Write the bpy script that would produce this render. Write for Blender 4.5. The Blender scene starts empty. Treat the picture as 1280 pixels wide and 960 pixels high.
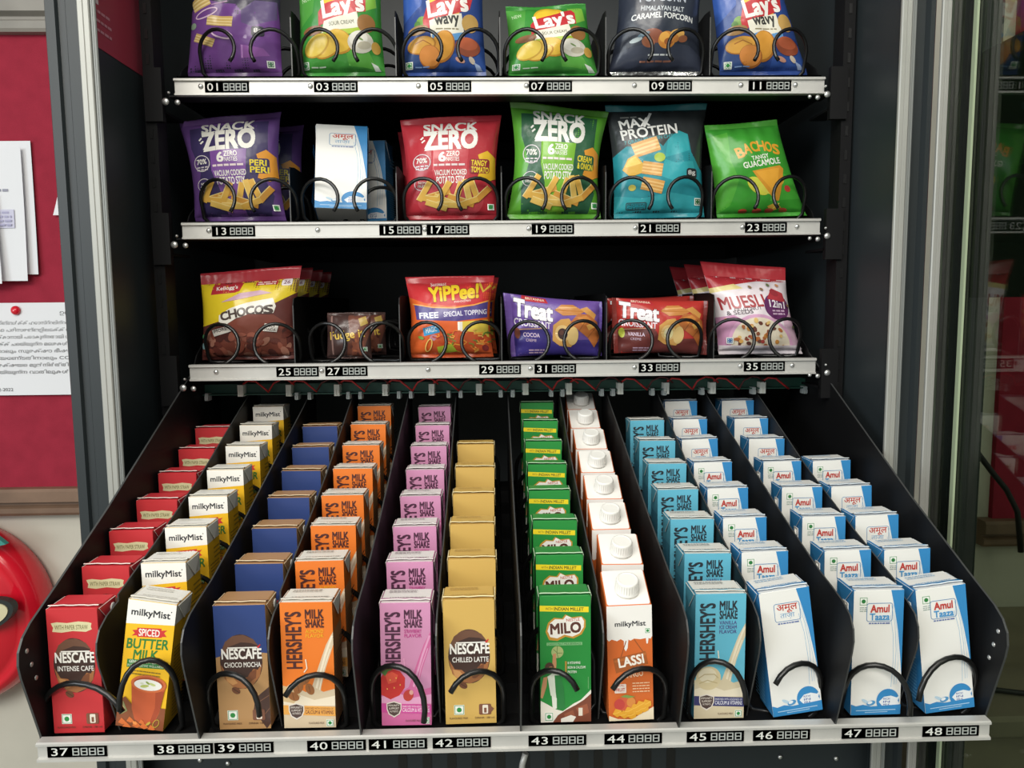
import bpy, bmesh, math, random
from mathutils import Vector, Matrix
from mathutils.geometry import tessellate_polygon

ZC = 1.35                                   # eye height; every z below is given relative to the eye and lifted by ZC
SC = bpy.context.scene
COL = SC.collection

# ------------------------------------------------------------------ camera
F = 960.0
_d = Vector(((615 - 640) / F, (480 - 380) / F, 1.0)).normalized()
_roll = 0.012
_u = Vector((math.sin(-_roll), math.cos(_roll), 0))
_z = (_u - _d * _u.dot(_d)).normalized()
_x = _d.cross(_z)
if _x.x < 0: _x = -_x
AX = (_x, _d, _z)                           # world axes in camera coordinates (right, up, forward)
cam_data = bpy.data.cameras.new('camera'); cam_data.sensor_width = 36; cam_data.lens = 27
cam_data.clip_start = 0.02
cam = bpy.data.objects.new('camera', cam_data); COL.objects.link(cam)
m = Matrix.Identity(4)
for i in range(3):
    m[i][0] = AX[i][0]; m[i][1] = AX[i][1]; m[i][2] = -AX[i][2]
m[2][3] = ZC
cam.matrix_world = m
SC.camera = cam

def at(px, py, Y):
    """world point seen at pixel (px, py) of the 1280x960 photograph at depth Y"""
    v = Vector(((px - 640) / F, (480 - py) / F, 1.0))
    w = Vector((AX[0].dot(v), AX[1].dot(v), AX[2].dot(v)))
    w *= Y / w.y
    return Vector((w.x, w.y, w.z + ZC))

# ------------------------------------------------------------------ light and exposure
SC.view_settings.view_transform = 'Standard'
SC.view_settings.look = 'None'
SC.view_settings.gamma = 1
SC.view_settings.use_curve_mapping = False
SC.view_settings.exposure = 0.0
world = bpy.data.worlds.new('world'); SC.world = world
world.use_nodes = True
world.node_tree.nodes['Background'].inputs[0].default_value = (0.70, 0.73, 0.72, 1)
world.node_tree.nodes['Background'].inputs[1].default_value = 0.62

def area(name, loc, target, sx, sy, power, col):
    l = bpy.data.lights.new(name, 'AREA'); l.shape = 'RECTANGLE'; l.size = sx; l.size_y = sy
    l.energy = power; l.color = col
    o = bpy.data.objects.new(name, l); COL.objects.link(o)
    o.location = loc
    o.rotation_euler = (Vector(target) - Vector(loc)).to_track_quat('-Z', 'Y').to_euler()
    return o
area('ceiling_lamp_near', (0.0, -0.25, 2.75), (0.05, 0.35, 0.0), 1.6, 0.5, 16, (1.0, 0.96, 0.87))
area('ceiling_lamp_far', (-0.7, -1.9, 2.75), (0.1, -0.2, 0.6), 2.2, 0.9, 74, (1.0, 0.96, 0.88))
area('window_light', (-2.6, -1.3, 1.9), (-0.2, 1.0, 1.5), 1.4, 1.4, 40, (0.86, 0.95, 1.0))

# ------------------------------------------------------------------ materials
def lin(h):
    h = h.lstrip('#')
    o = []
    for i in (0, 2, 4):
        c = int(h[i:i + 2], 16) / 255
        o.append(c / 12.92 if c <= 0.04045 else ((c + 0.055) / 1.055) ** 2.4)
    return (o[0], o[1], o[2], 1.0)

def mat(name, col, rough=0.5, metal=0.0, spec=0.5, noise=0.0, nscale=60, bump=0.0, bscale=200, coat=0.0):
    M = bpy.data.materials.new(name); M.use_nodes = True
    nt = M.node_tree; b = nt.nodes['Principled BSDF']
    c = lin(col) if isinstance(col, str) else col
    b.inputs['Base Color'].default_value = c
    b.inputs['Roughness'].default_value = rough
    b.inputs['Metallic'].default_value = metal
    b.inputs['Specular IOR Level'].default_value = spec
    b.inputs['Coat Weight'].default_value = coat
    tc = nt.nodes.new('ShaderNodeTexCoord')
    if noise:
        n = nt.nodes.new('ShaderNodeTexNoise'); n.inputs['Scale'].default_value = nscale; n.inputs['Detail'].default_value = 5
        nt.links.new(tc.outputs['Object'], n.inputs['Vector'])
        r = nt.nodes.new('ShaderNodeMapRange'); r.inputs[1].default_value = 0.3; r.inputs[2].default_value = 0.7
        r.inputs[3].default_value = 1 - noise; r.inputs[4].default_value = 1 + noise
        nt.links.new(n.outputs['Fac'], r.inputs[0])
        mx = nt.nodes.new('ShaderNodeVectorMath'); mx.operation = 'SCALE'
        mx.inputs[0].default_value = c[:3]
        nt.links.new(r.outputs[0], mx.inputs['Scale'])
        nt.links.new(mx.outputs[0], b.inputs['Base Color'])
    if bump:
        n2 = nt.nodes.new('ShaderNodeTexNoise'); n2.inputs['Scale'].default_value = bscale
        nt.links.new(tc.outputs['Object'], n2.inputs['Vector'])
        bp = nt.nodes.new('ShaderNodeBump'); bp.inputs['Strength'].default_value = bump; bp.inputs['Distance'].default_value = 0.004
        nt.links.new(n2.outputs['Fac'], bp.inputs['Height'])
        nt.links.new(bp.outputs[0], b.inputs['Normal'])
    return M

def printed(name, rough, spec, bump=0.0, bscale=40):
    """printed packaging: the ink colour is stored per face of the artwork"""
    M = mat(name, (1, 1, 1, 1), rough, 0, spec, bump=bump, bscale=bscale)
    nt = M.node_tree
    a = nt.nodes.new('ShaderNodeAttribute'); a.attribute_name = 'ink_colour'
    nt.links.new(a.outputs['Color'], nt.nodes['Principled BSDF'].inputs['Base Color'])
    return M

M_CARD = printed('printed_card', 0.38, 0.4)
M_FILM = printed('printed_film', 0.27, 0.5, bump=0.35, bscale=45)
M_LABEL = printed('printed_label', 0.45, 0.4)
M_PAPER = printed('printed_paper', 0.8, 0.2)
M_BLACK = mat('black_painted_steel', (0.022, 0.028, 0.031, 1), 0.45, 0, 0.4)
M_TRAY = mat('matt_black_tray', (0.0055, 0.0055, 0.006, 1), 0.55, 0, 0.2)
M_FRAME = mat('dark_frame_paint', (0.016, 0.021, 0.023, 1), 0.45, 0, 0.5)
M_EDGE = mat('painted_edge_glint', (0.06, 0.062, 0.062, 1), 0.4, 0.2)  # lighter grey for black plate edges, their glint put into the colour
M_COIL = mat('black_coated_wire', (0.008, 0.008, 0.008, 1), 0.28, 0, 0.5)
M_ALU = mat('brushed_aluminium', (0.56, 0.55, 0.52, 1), 0.42, 0.35, 0.5, noise=0.06, nscale=25)
M_STRIP = mat('grey_gasket_strip', (0.36, 0.36, 0.33, 1), 0.4, 0.2, 0.5, noise=0.05, nscale=8)
M_STRIP2 = mat('dark_grey_gasket', (0.22, 0.23, 0.22, 1), 0.45, 0.1)
M_SCREW = mat('zinc_screw', (0.62, 0.62, 0.6, 1), 0.3, 0.8)
M_WALL = mat('cream_painted_wall', '#c9c4b6', 0.75, 0, 0.3, noise=0.06, nscale=6)
M_FLOOR = mat('grey_floor', '#7d8076', 0.5, 0, 0.4, noise=0.12, nscale=10)
M_FELT = mat('red_felt', '#972b3c', 0.9, 0, 0.15, noise=0.08, nscale=30, bump=0.1, bscale=400)
M_WOOD = mat('brown_wood', '#7b6250', 0.5, 0, 0.4, noise=0.2, nscale=12)
M_GREYWOOD = mat('grey_wood', '#8d8880', 0.5, 0, 0.4, noise=0.12, nscale=12)
M_WHITE = mat('white_plastic', '#eceae4', 0.35, 0, 0.5)
M_FOIL = mat('crinkled_foil', (0.75, 0.75, 0.74, 1), 0.25, 0.9, 0.5, bump=0.5, bscale=150)
M_PCB = mat('green_circuit_board', '#1d4a3c', 0.5)
M_CONN = mat('white_connector', '#dcdcd2', 0.5)
M_CONN2 = mat('grey_connector', '#a4aaa8', 0.5)
M_WIRE = mat('red_wire', '#c03030', 0.45)
M_DARKWIRE = mat('dark_wire', '#5a2222', 0.45)
M_REDGLOSS = mat('glossy_red', '#d8182c', 0.18, 0, 0.5, coat=0.3)
M_TEAL = mat('teal_leaf', '#3f8f86', 0.4)
M_CREAMBADGE = mat('cream_badge', '#d8cfa8', 0.4)
M_CABLE = mat('black_cable', (0.012, 0.013, 0.012, 1), 0.5)
M_BEIGE = mat('beige_stone', '#8f8672', 0.7, 0, 0.3, noise=0.15, nscale=10)
M_GREEN_EDGE = mat('glass_edge_green', '#9aa78a', 0.3, 0, 0.5)
M_DARKVINYL = mat('dark_vinyl', (0.018, 0.024, 0.022, 1), 0.5)
def glass_mat():
    M = bpy.data.materials.new('clear_glass'); M.use_nodes = True
    nt = M.node_tree; nt.nodes.clear()
    o = nt.nodes.new('ShaderNodeOutputMaterial'); mx = nt.nodes.new('ShaderNodeMixShader')
    t = nt.nodes.new('ShaderNodeBsdfTransparent'); t.inputs[0].default_value = (0.60, 0.65, 0.57, 1)
    g = nt.nodes.new('ShaderNodeBsdfGlossy'); g.inputs['Roughness'].default_value = 0.02
    f = nt.nodes.new('ShaderNodeFresnel')
    ge = nt.nodes.new('ShaderNodeNewGeometry'); ir = nt.nodes.new('ShaderNodeMapRange')
    ir.inputs[3].default_value = 1.5; ir.inputs[4].default_value = 1 / 1.5
    nt.links.new(ge.outputs['Backfacing'], ir.inputs[0]); nt.links.new(ir.outputs[0], f.inputs[0])
    nt.links.new(f.outputs[0], mx.inputs[0]); nt.links.new(t.outputs[0], mx.inputs[1]); nt.links.new(g.outputs[0], mx.inputs[2])
    nt.links.new(mx.outputs[0], o.inputs[0])
    return M
M_GLASS = glass_mat()

# ------------------------------------------------------------------ mesh helpers
def lift(bm):
    for v in bm.verts: v.co.z += ZC

def finish(name, bm, mats, parent=None, smooth=False, rel=None):
    """turn a bmesh into a linked mesh object; rel = origin to subtract (world) so the object sits there"""
    me = bpy.data.meshes.new(name)
    if rel is not None:
        for v in bm.verts: v.co -= rel
    bmesh.ops.recalc_face_normals(bm, faces=bm.faces[:]) if not bm.faces.layers.int.get('ink') else None
    inks = None
    il = bm.faces.layers.int.get('ink')
    if il:
        inks = [f[il] for f in bm.faces]
    bm.to_mesh(me); bm.free()
    for mm in (mats if isinstance(mats, (list, tuple)) else [mats]): me.materials.append(mm)
    if inks is not None:
        a = me.attributes.new('ink_colour', 'FLOAT_COLOR', 'CORNER')
        buf = []
        for p in me.polygons:
            c = PAL[inks[p.index]]
            buf.extend(c * p.loop_total)
        a.data.foreach_set('color', buf)
    if smooth:
        for p in me.polygons: p.use_smooth = True
    o = bpy.data.objects.new(name, me); COL.objects.link(o)
    if rel is not None: o.location = rel
    if parent is not None:
        o.parent = parent
        if rel is not None: o.location = rel - world_loc(parent)
    return o

def world_loc(o):
    p = Vector(o.location)
    while o.parent is not None:
        o = o.parent; p = p + Vector(o.location)
    return p

def empty(name, loc, label, cat, group=None):
    o = bpy.data.objects.new(name, None); COL.objects.link(o)
    o.location = loc; o.empty_display_size = 0.02
    return tag(o, label, cat, group)

def tag(o, label, cat, group=None):
    o['label'] = label; o['category'] = cat
    if group: o['group'] = group
    return o

def box(bm, x0, x1, y0, y1, z0, z1, mi=0):
    vs = [bm.verts.new((x, y, z)) for x in (x0, x1) for y in (y0, y1) for z in (z0, z1)]
    for q in ((0, 1, 3, 2), (4, 6, 7, 5), (0, 4, 5, 1), (2, 3, 7, 6), (0, 2, 6, 4), (1, 5, 7, 3)):
        f = bm.faces.new([vs[i] for i in q]); f.material_index = mi
    return vs

def prism(bm, prof, a0, a1, axis='x', mi=0):
    """closed profile extruded along an axis; profile gives the two other coordinates in order"""
    def P(a, p):
        return {'x': (a, p[0], p[1]), 'y': (p[0], a, p[1]), 'z': (p[0], p[1], a)}[axis]
    A = [bm.verts.new(P(a0, p)) for p in prof]; B = [bm.verts.new(P(a1, p)) for p in prof]
    n = len(prof)
    fs = [bm.faces.new((A[i], A[(i + 1) % n], B[(i + 1) % n], B[i])) for i in range(n)]
    for t in tessellate_polygon([[Vector((p[0], p[1], 0)) for p in prof]]):
        fs.append(bm.faces.new([A[i] for i in t])); fs.append(bm.faces.new([B[i] for i in reversed(t)]))
    for f in fs: f.material_index = mi
    return fs

def tube(bm, pts, r, seg=8, mi=0):
    pts = [Vector(p) for p in pts]
    rings = []; nrm = None
    for i, p in enumerate(pts):
        t = (pts[min(i + 1, len(pts) - 1)] - pts[max(i - 1, 0)]).normalized()
        if nrm is None:
            nrm = t.orthogonal().normalized()
        else:
            nrm = (nrm - t * nrm.dot(t)).normalized()
        b = t.cross(nrm)
        rings.append([bm.verts.new(p + (nrm * math.cos(2 * math.pi * k / seg) + b * math.sin(2 * math.pi * k / seg)) * r) for k in range(seg)])
    for a, b in zip(rings, rings[1:]):
        for k in range(seg):
            f = bm.faces.new((a[k], a[(k + 1) % seg], b[(k + 1) % seg], b[k])); f.smooth = True; f.material_index = mi
    for ring in (rings[0][::-1], rings[-1]):
        f = bm.faces.new(ring); f.material_index = mi

def lathe(bm, prof, c, axis='z', seg=20, mi=0):
    """prof: list of (radius, height)"""
    rings = []
    for r, h in prof:
        ring = []
        for k in range(seg):
            a = 2 * math.pi * k / seg
            if axis == 'z': p = (r * math.cos(a), r * math.sin(a), h)
            elif axis == 'y': p = (r * math.cos(a), h, r * math.sin(a))
            else: p = (h, r * math.cos(a), r * math.sin(a))
            ring.append(bm.verts.new(Vector(c) + Vector(p)))
        rings.append(ring)
    for a, b in zip(rings, rings[1:]):
        for k in range(seg):
            f = bm.faces.new((a[k], a[(k + 1) % seg], b[(k + 1) % seg], b[k])); f.smooth = True; f.material_index = mi
    for ring in (rings[0][::-1], rings[-1]):
        f = bm.faces.new(ring); f.material_index = mi

def screw(parent, p, r=0.003):
    bm = bmesh.new()
    lathe(bm, [(r, 0.0), (r, -0.0008), (r * 0.7, -0.002), (r * 0.25, -0.0025)], p, 'y', 12)
    return finish('screw', bm, M_SCREW, parent, rel=Vector(p))

# ------------------------------------------------------------------ artwork: flat shapes printed on a surface
PAL = []; _pi = {}
def ink(c):
    if c not in _pi:
        _pi[c] = len(PAL); PAL.append(tuple(q * 0.93 + 0.018 for q in lin(c)[:3]) + (1.0,))  # every ink lifted towards grey: a slight haze put into the colour
    return _pi[c]

_gl = {}
def glyphs(s, bold):
    k = (s, bold)
    if k not in _gl:
        cu = bpy.data.curves.new('tx', 'FONT'); cu.body = s; cu.size = 1; cu.offset = bold
        cu.resolution_u = 3; cu.fill_mode = 'FRONT'
        ob = bpy.data.objects.new('tx', cu)
        COL.objects.link(ob)
        dg = bpy.context.evaluated_depsgraph_get()
        me = bpy.data.meshes.new_from_object(ob.evaluated_get(dg))
        v = [(q.co.x, -q.co.y) for q in me.vertices]
        f = [tuple(p.vertices) for p in me.polygons]
        bpy.data.objects.remove(ob); bpy.data.curves.remove(cu); bpy.data.meshes.remove(me)
        _gl[k] = (v, f)
    return _gl[k]

class Art:
    """w x h drawing board, y down; shapes stack in drawing order"""
    def __init__(s, w, h):
        s.w, s.h, s.sh = w, h, []
    def raw(s, v, f, c, step=0):
        s.sh.append((v, f, ink(c), step))
    def p(s, pts, c, *holes):
        loops = [[Vector((x, y, 0)) for x, y in l] for l in (pts,) + holes]
        flat = [(q.x, q.y) for l in loops for q in l]
        s.raw(flat, tessellate_polygon(loops), c)
    def r(s, x0, y0, x1, y1, c):
        s.raw([(x0, y0), (x1, y0), (x1, y1), (x0, y1)], [(0, 1, 2, 3)], c)
    def el(s, cx, cy, rx, ry, rot=0, n=22):
        a = math.radians(rot); ca, sa = math.cos(a), math.sin(a)
        return [(cx + rx * math.cos(t) * ca - ry * math.sin(t) * sa, cy + rx * math.cos(t) * sa + ry * math.sin(t) * ca)
                for t in (2 * math.pi * i / n for i in range(n))]
    def e(s, cx, cy, rx, ry, c, rot=0, n=22):
        s.p(s.el(cx, cy, rx, ry, rot, n), c)
    def o(s, cx, cy, rx, ry, wd, c, rot=0):
        s.p(s.el(cx, cy, rx, ry, rot), c, s.el(cx, cy, rx - wd, ry - wd, rot))
    def rrp(s, x0, y0, x1, y1, q):
        pts = []
        for cx, cy, a0 in ((x1 - q, y0 + q, -90), (x1 - q, y1 - q, 0), (x0 + q, y1 - q, 90), (x0 + q, y0 + q, 180)):
            for k in range(5):
                a = math.radians(a0 + k * 22.5); pts.append((cx + q * math.cos(a), cy + q * math.sin(a)))
        return pts
    def rr(s, x0, y0, x1, y1, q, c, wd=0):
        if wd: s.p(s.rrp(x0, y0, x1, y1, q), c, s.rrp(x0 + wd, y0 + wd, x1 - wd, y1 - wd, max(q - wd, 0.1)))
        else: s.p(s.rrp(x0, y0, x1, y1, q), c)
    def l(s, pts, wd, c):
        n = len(pts); L = []; R = []
        for i in range(n):
            a = Vector(pts[max(i - 1, 0)]); b = Vector(pts[min(i + 1, n - 1)])
            t = (b - a).normalized(); q = Vector((-t.y, t.x)) * wd / 2; p = Vector(pts[i])
            L.append(tuple(p + q)); R.append(tuple(p - q))
        v = L + R
        s.raw(v, [(i, i + 1, n + i + 1, n + i) for i in range(n - 1)], c)
    def t(s, txt, x0, y0, x1, y1, c, b=0.0, rot=0, sh=0.0, up=False, arc=0.0, edge=None, ew=0.03, keep=0):
        """text fitted to a box; rot in degrees about the box centre, sh shears, up = reads bottom to top, arc bends"""
        if edge: s.t(txt, x0, y0, x1, y1, edge, b + ew, rot, sh, up, arc)
        v, f = glyphs(txt, 0.0)
        if not v: return
        v0 = v
        if b > 0:
            n0 = len(v); off = [(0, 0)] + [(b * 0.8 * math.cos(a), b * 0.8 * math.sin(a)) for a in [math.pi * (0.25 + 0.5 * q) for q in range(4)]]
            f = [tuple(i + n0 * q for i in fc) for q in range(5) for fc in f]
            v = [(x + dx, y + dy) for dx, dy in off for x, y in v]
        if up: v = [(y, -x) for x, y in v]; v0 = [(y, -x) for x, y in v0]
        ax = min(q[0] for q in v0); bx = max(q[0] for q in v0); ay = min(q[1] for q in v0); by = max(q[1] for q in v0)
        kx = (x1 - x0) / max(bx - ax, 1e-6); ky = (y1 - y0) / max(by - ay, 1e-6)
        if keep and kx > ky * keep:
            w_ = (bx - ax) * ky * keep; x0, x1 = (x0 + x1 - w_) / 2, (x0 + x1 + w_) / 2; kx = ky * keep
        cx, cy = (x0 + x1) / 2, (y0 + y1) / 2
        a = math.radians(rot); ca, sa = math.cos(a), math.sin(a); out = []
        for x, y in v:
            X = x0 + (x - ax) * kx - cx; Y = y0 + (y - ay) * ky - cy
            X -= sh * Y
            Y += arc * (2 * X / (x1 - x0)) ** 2
            out.append((cx + X * ca - Y * sa, cy + X * sa + Y * ca))
        s.raw(out, f, c, n0 if b > 0 else 0)
    def veg(s, x, y, q, c='#1f8a3c'):
        s.r(x, y, x + q, y + q, '#eef2ea'); s.p([(x + 1, y + 1), (x + q - 1, y + 1), (x + q - 1, y + q - 1), (x + 1, y + q - 1)], c, [(x + 2, y + 2), (x + 2, y + q - 2), (x + q - 2, y + q - 2), (x + q - 2, y + 2)])
        s.e(x + q / 2, y + q / 2, q * 0.25, q * 0.25, c, n=12)
    def crop(s, y0, y1):
        s.sh = [([(x, y - y0) for x, y in v], f, c, st) for v, f, c, st in s.sh]; s.h = y1 - y0
        return s
    def lines(s, x0, y0, x1, n, dy, th, c, seed=1):
        rn = random.Random(seed)
        for i in range(n):
            x = x0
            while x < x1 - 1:
                w = min(rn.uniform(3, 9), x1 - x)
                s.r(x, y0 + i * dy, x + w, y0 + i * dy + th, c); x += w + 1.2
    def into(s, bm, fn, cuts=None, clip=True):
        """add to bmesh; fn(x01, y01, layer) -> point; cuts = (nx, ny) grid so the print follows a curved surface"""
        b = bmesh.new(); il = b.faces.layers.int.new('ink')
        for k, (v, f, c, step) in enumerate(s.sh):
            vs = [b.verts.new((x, y, k + (0.16 * (i // step) if step else 0))) for i, (x, y) in enumerate(v)]
            for q in f:
                if len(set(q)) < 3: continue
                try: fc = b.faces.new([vs[i] for i in q])
                except ValueError: continue
                fc[il] = c
        if clip:
            for co, no in (((0, 0, 0), (-1, 0, 0)), ((s.w, 0, 0), (1, 0, 0)), ((0, 0, 0), (0, -1, 0)), ((0, s.h, 0), (0, 1, 0))):
                bmesh.ops.bisect_plane(b, geom=b.verts[:] + b.edges[:] + b.faces[:], plane_co=co, plane_no=no, clear_outer=True)
        if cuts:
            for i in range(1, cuts[0]):
                bmesh.ops.bisect_plane(b, geom=b.verts[:] + b.edges[:] + b.faces[:], plane_co=(s.w * i / cuts[0], 0, 0), plane_no=(1, 0, 0))
            for i in range(1, cuts[1]):
                bmesh.ops.bisect_plane(b, geom=b.verts[:] + b.edges[:] + b.faces[:], plane_co=(0, s.h * i / cuts[1], 0), plane_no=(0, 1, 0))
        il2 = bm.faces.layers.int.get('ink') or bm.faces.layers.int.new('ink')
        mp = {}
        for v in b.verts:
            mp[v] = bm.verts.new(fn(v.co.x / s.w, v.co.y / s.h, v.co.z))
        for f in b.faces:
            vs = [mp[v] for v in f.verts]
            # keep the printed face pointing outwards (drawing board seen from the front)
            area2 = sum(f.verts[i].co.x * f.verts[(i + 1) % len(f.verts)].co.y - f.verts[(i + 1) % len(f.verts)].co.x * f.verts[i].co.y for i in range(len(f.verts)))
            if area2 > 0: vs.reverse()
            try: nf = bm.faces.new(vs)
            except ValueError: continue
            nf[il2] = f[il]; nf.smooth = bool(cuts)
        b.free()
EPS = 0.000025

# ------------------------------------------------------------------ carton artwork (100 x 250 boards)
def art_coffee(bg, kind, upper=None):
    A = Art(100, 250)
    A.r(0, 0, 100, 250, bg)
    if upper:
        A.p([(0, 0), (100, 0), (100, 97), (60, 92), (30, 96), (0, 104)], upper)
        A.p([(72, 188), (100, 165), (100, 240), (92, 250), (68, 212)], '#4a2f26')
        A.l([(72, 200), (100, 182)], 1.2, '#8d5f45'); A.l([(80, 232), (100, 208)], 1.2, '#8d5f45')
    if bg == '#c4262d':
        A.p([(8, 28), (20, 26), (40, 28), (62, 25), (82, 27), (88, 29), (86, 36), (88, 41), (76, 46), (50, 44), (28, 47), (10, 45), (12, 37)], '#d6cda0')
        A.t('WITH PAPER STRAW', 15, 32, 80, 41, '#6b6537', 0.01)
    cx = 49
    A.e(cx, 113, 41, 55, '#3b2119', n=40)
    A.p([(12, 90), (20, 72), (35, 61), (55, 59), (74, 68), (84, 82), (70, 76), (50, 74), (28, 82), (17, 100)], '#6b4632')
    A.p([(9, 118), (20, 138), (34, 140), (44, 150), (60, 144), (72, 128), (80, 130), (89, 118), (84, 142), (70, 160), (50, 168), (30, 163), (15, 147)], '#a4683a')
    A.p([(16, 138), (30, 142), (40, 156), (30, 160), (20, 152)], '#c58e55')
    A.p([(66, 134), (78, 128), (76, 146), (60, 158), (56, 150)], '#7a4526')
    A.e(36, 171, 9, 6.5, '#6f3f22', 35); A.l([(29, 166), (36, 171), (43, 176)], 1.3, '#3a1d10')
    A.e(60, 152, 7, 5, '#7d4a2a', -25)
    A.t('NESCAFE', 12, 87, 89, 107, '#f2eee6', 0.05)
    A.r(24, 83.5, 82, 86, '#f2eee6'); A.p([(80, 84), (87, 78), (88, 80), (84, 86)], '#d0252b')
    A.t(kind, 16, 114, 87, 124, '#f0ece4', 0.02)
    A.veg(17, 211, 20)
    A.rr(66, 210, 90, 232, 3, '#7a4a33'); A.rr(73, 212, 84, 230, 2, '#e6dccb'); A.r(76, 218, 81, 228, '#7a4a33')
    if bg == '#d3ac58': A.p([(86, 212), (96, 220), (86, 232)], '#7a4a33')
    A.t('FLAVOURED MILK', 8, 236, 44, 240, '#5b3b28', 0.0); A.t('DRINK 180 ml', 58, 236, 96, 240, '#5b3b28', 0.0)
    return A

def art_butter():
    A = Art(100, 250); A.r(0, 0, 100, 250, '#f2bd12')
    A.p([(0, 0), (100, 0), (100, 40), (0, 47)], '#f3f0e8')
    A.t('milkyMist', 9, 16, 89, 33, '#2f3136', 0.04); A.e(91, 15, 1.3, 1.3, '#2f3136', n=8)
    A.p([(14, 59), (24, 57), (24, 53), (74, 49), (74, 53), (86, 51), (80, 57), (86, 64), (76, 65), (76, 67), (26, 71), (24, 68), (14, 70), (20, 64)], '#cf2e2c')
    A.t('SPICED', 28, 53.5, 71, 67, '#f4efe6', 0.03, -3)
    A.t('BUTTER', 6, 73, 92, 92, '#2f7d34', 0.035, -4, 0.12)
    A.t('MILK', 22, 95, 72, 113, '#2f7d34', 0.035, -4, 0.12)
    A.p([(10, 116), (88, 112), (88, 128), (10, 132)], '#2c7f3a')
    A.t('GENUINE BUTTERMILK', 14, 115.5, 84, 121, '#eef0e0', 0.02, -3); A.t('FOR DIGESTIVE WELLNESS', 12, 123.5, 86, 128, '#dfe8cf', 0.01, -3)
    A.lines(18, 136, 82, 2, 6, 2.4, '#8f7420', 3)
    A.p([(0, 200), (14, 190), (30, 205), (100, 205), (100, 250), (0, 250)], '#8a4a25')
    A.p([(24, 160), (96, 160), (88, 215), (80, 234), (66, 240), (52, 240), (38, 233), (30, 212)], '#c2562a')
    A.p([(76, 170), (94, 172), (88, 212), (80, 232), (70, 238), (78, 206)], '#a84520')
    A.e(60, 160, 37, 17, '#d06a38', n=32); A.e(60, 160, 31, 13, '#a8481f', n=32); A.e(59, 162, 29, 11, '#efeee6', n=30)
    A.e(52, 165, 9, 3, '#b9c46a', -10); A.e(68, 160, 7, 2.5, '#c6cf86', 15); A.e(58, 158, 5, 2, '#8fa54a', 30); A.e(46, 160, 4, 2, '#d8dcc0')
    A.p([(0, 196), (12, 200), (22, 218), (10, 226), (0, 220)], '#8b8a5a'); A.e(10, 212, 7, 4, '#b7a373', 40)
    for x, y, q in ((14, 240, 9), (30, 235, 8), (44, 243, 9), (60, 244, 9), (76, 246, 8), (24, 247, 9), (54, 236, 6)): A.p([(x - q, y + 3), (x - q * 0.3, y - q * 0.8), (x + q * 0.5, y - 2), (x + q, y + 2), (x + 1, y + q * 0.7)], '#d9702f')
    A.e(40, 240, 5, 3, '#f0954a', 20); A.e(68, 238, 6, 2.4, '#c3a63c', -40); A.o(84, 236, 6, 9, 1.2, '#c8b33c', 30)
    return A

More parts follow.
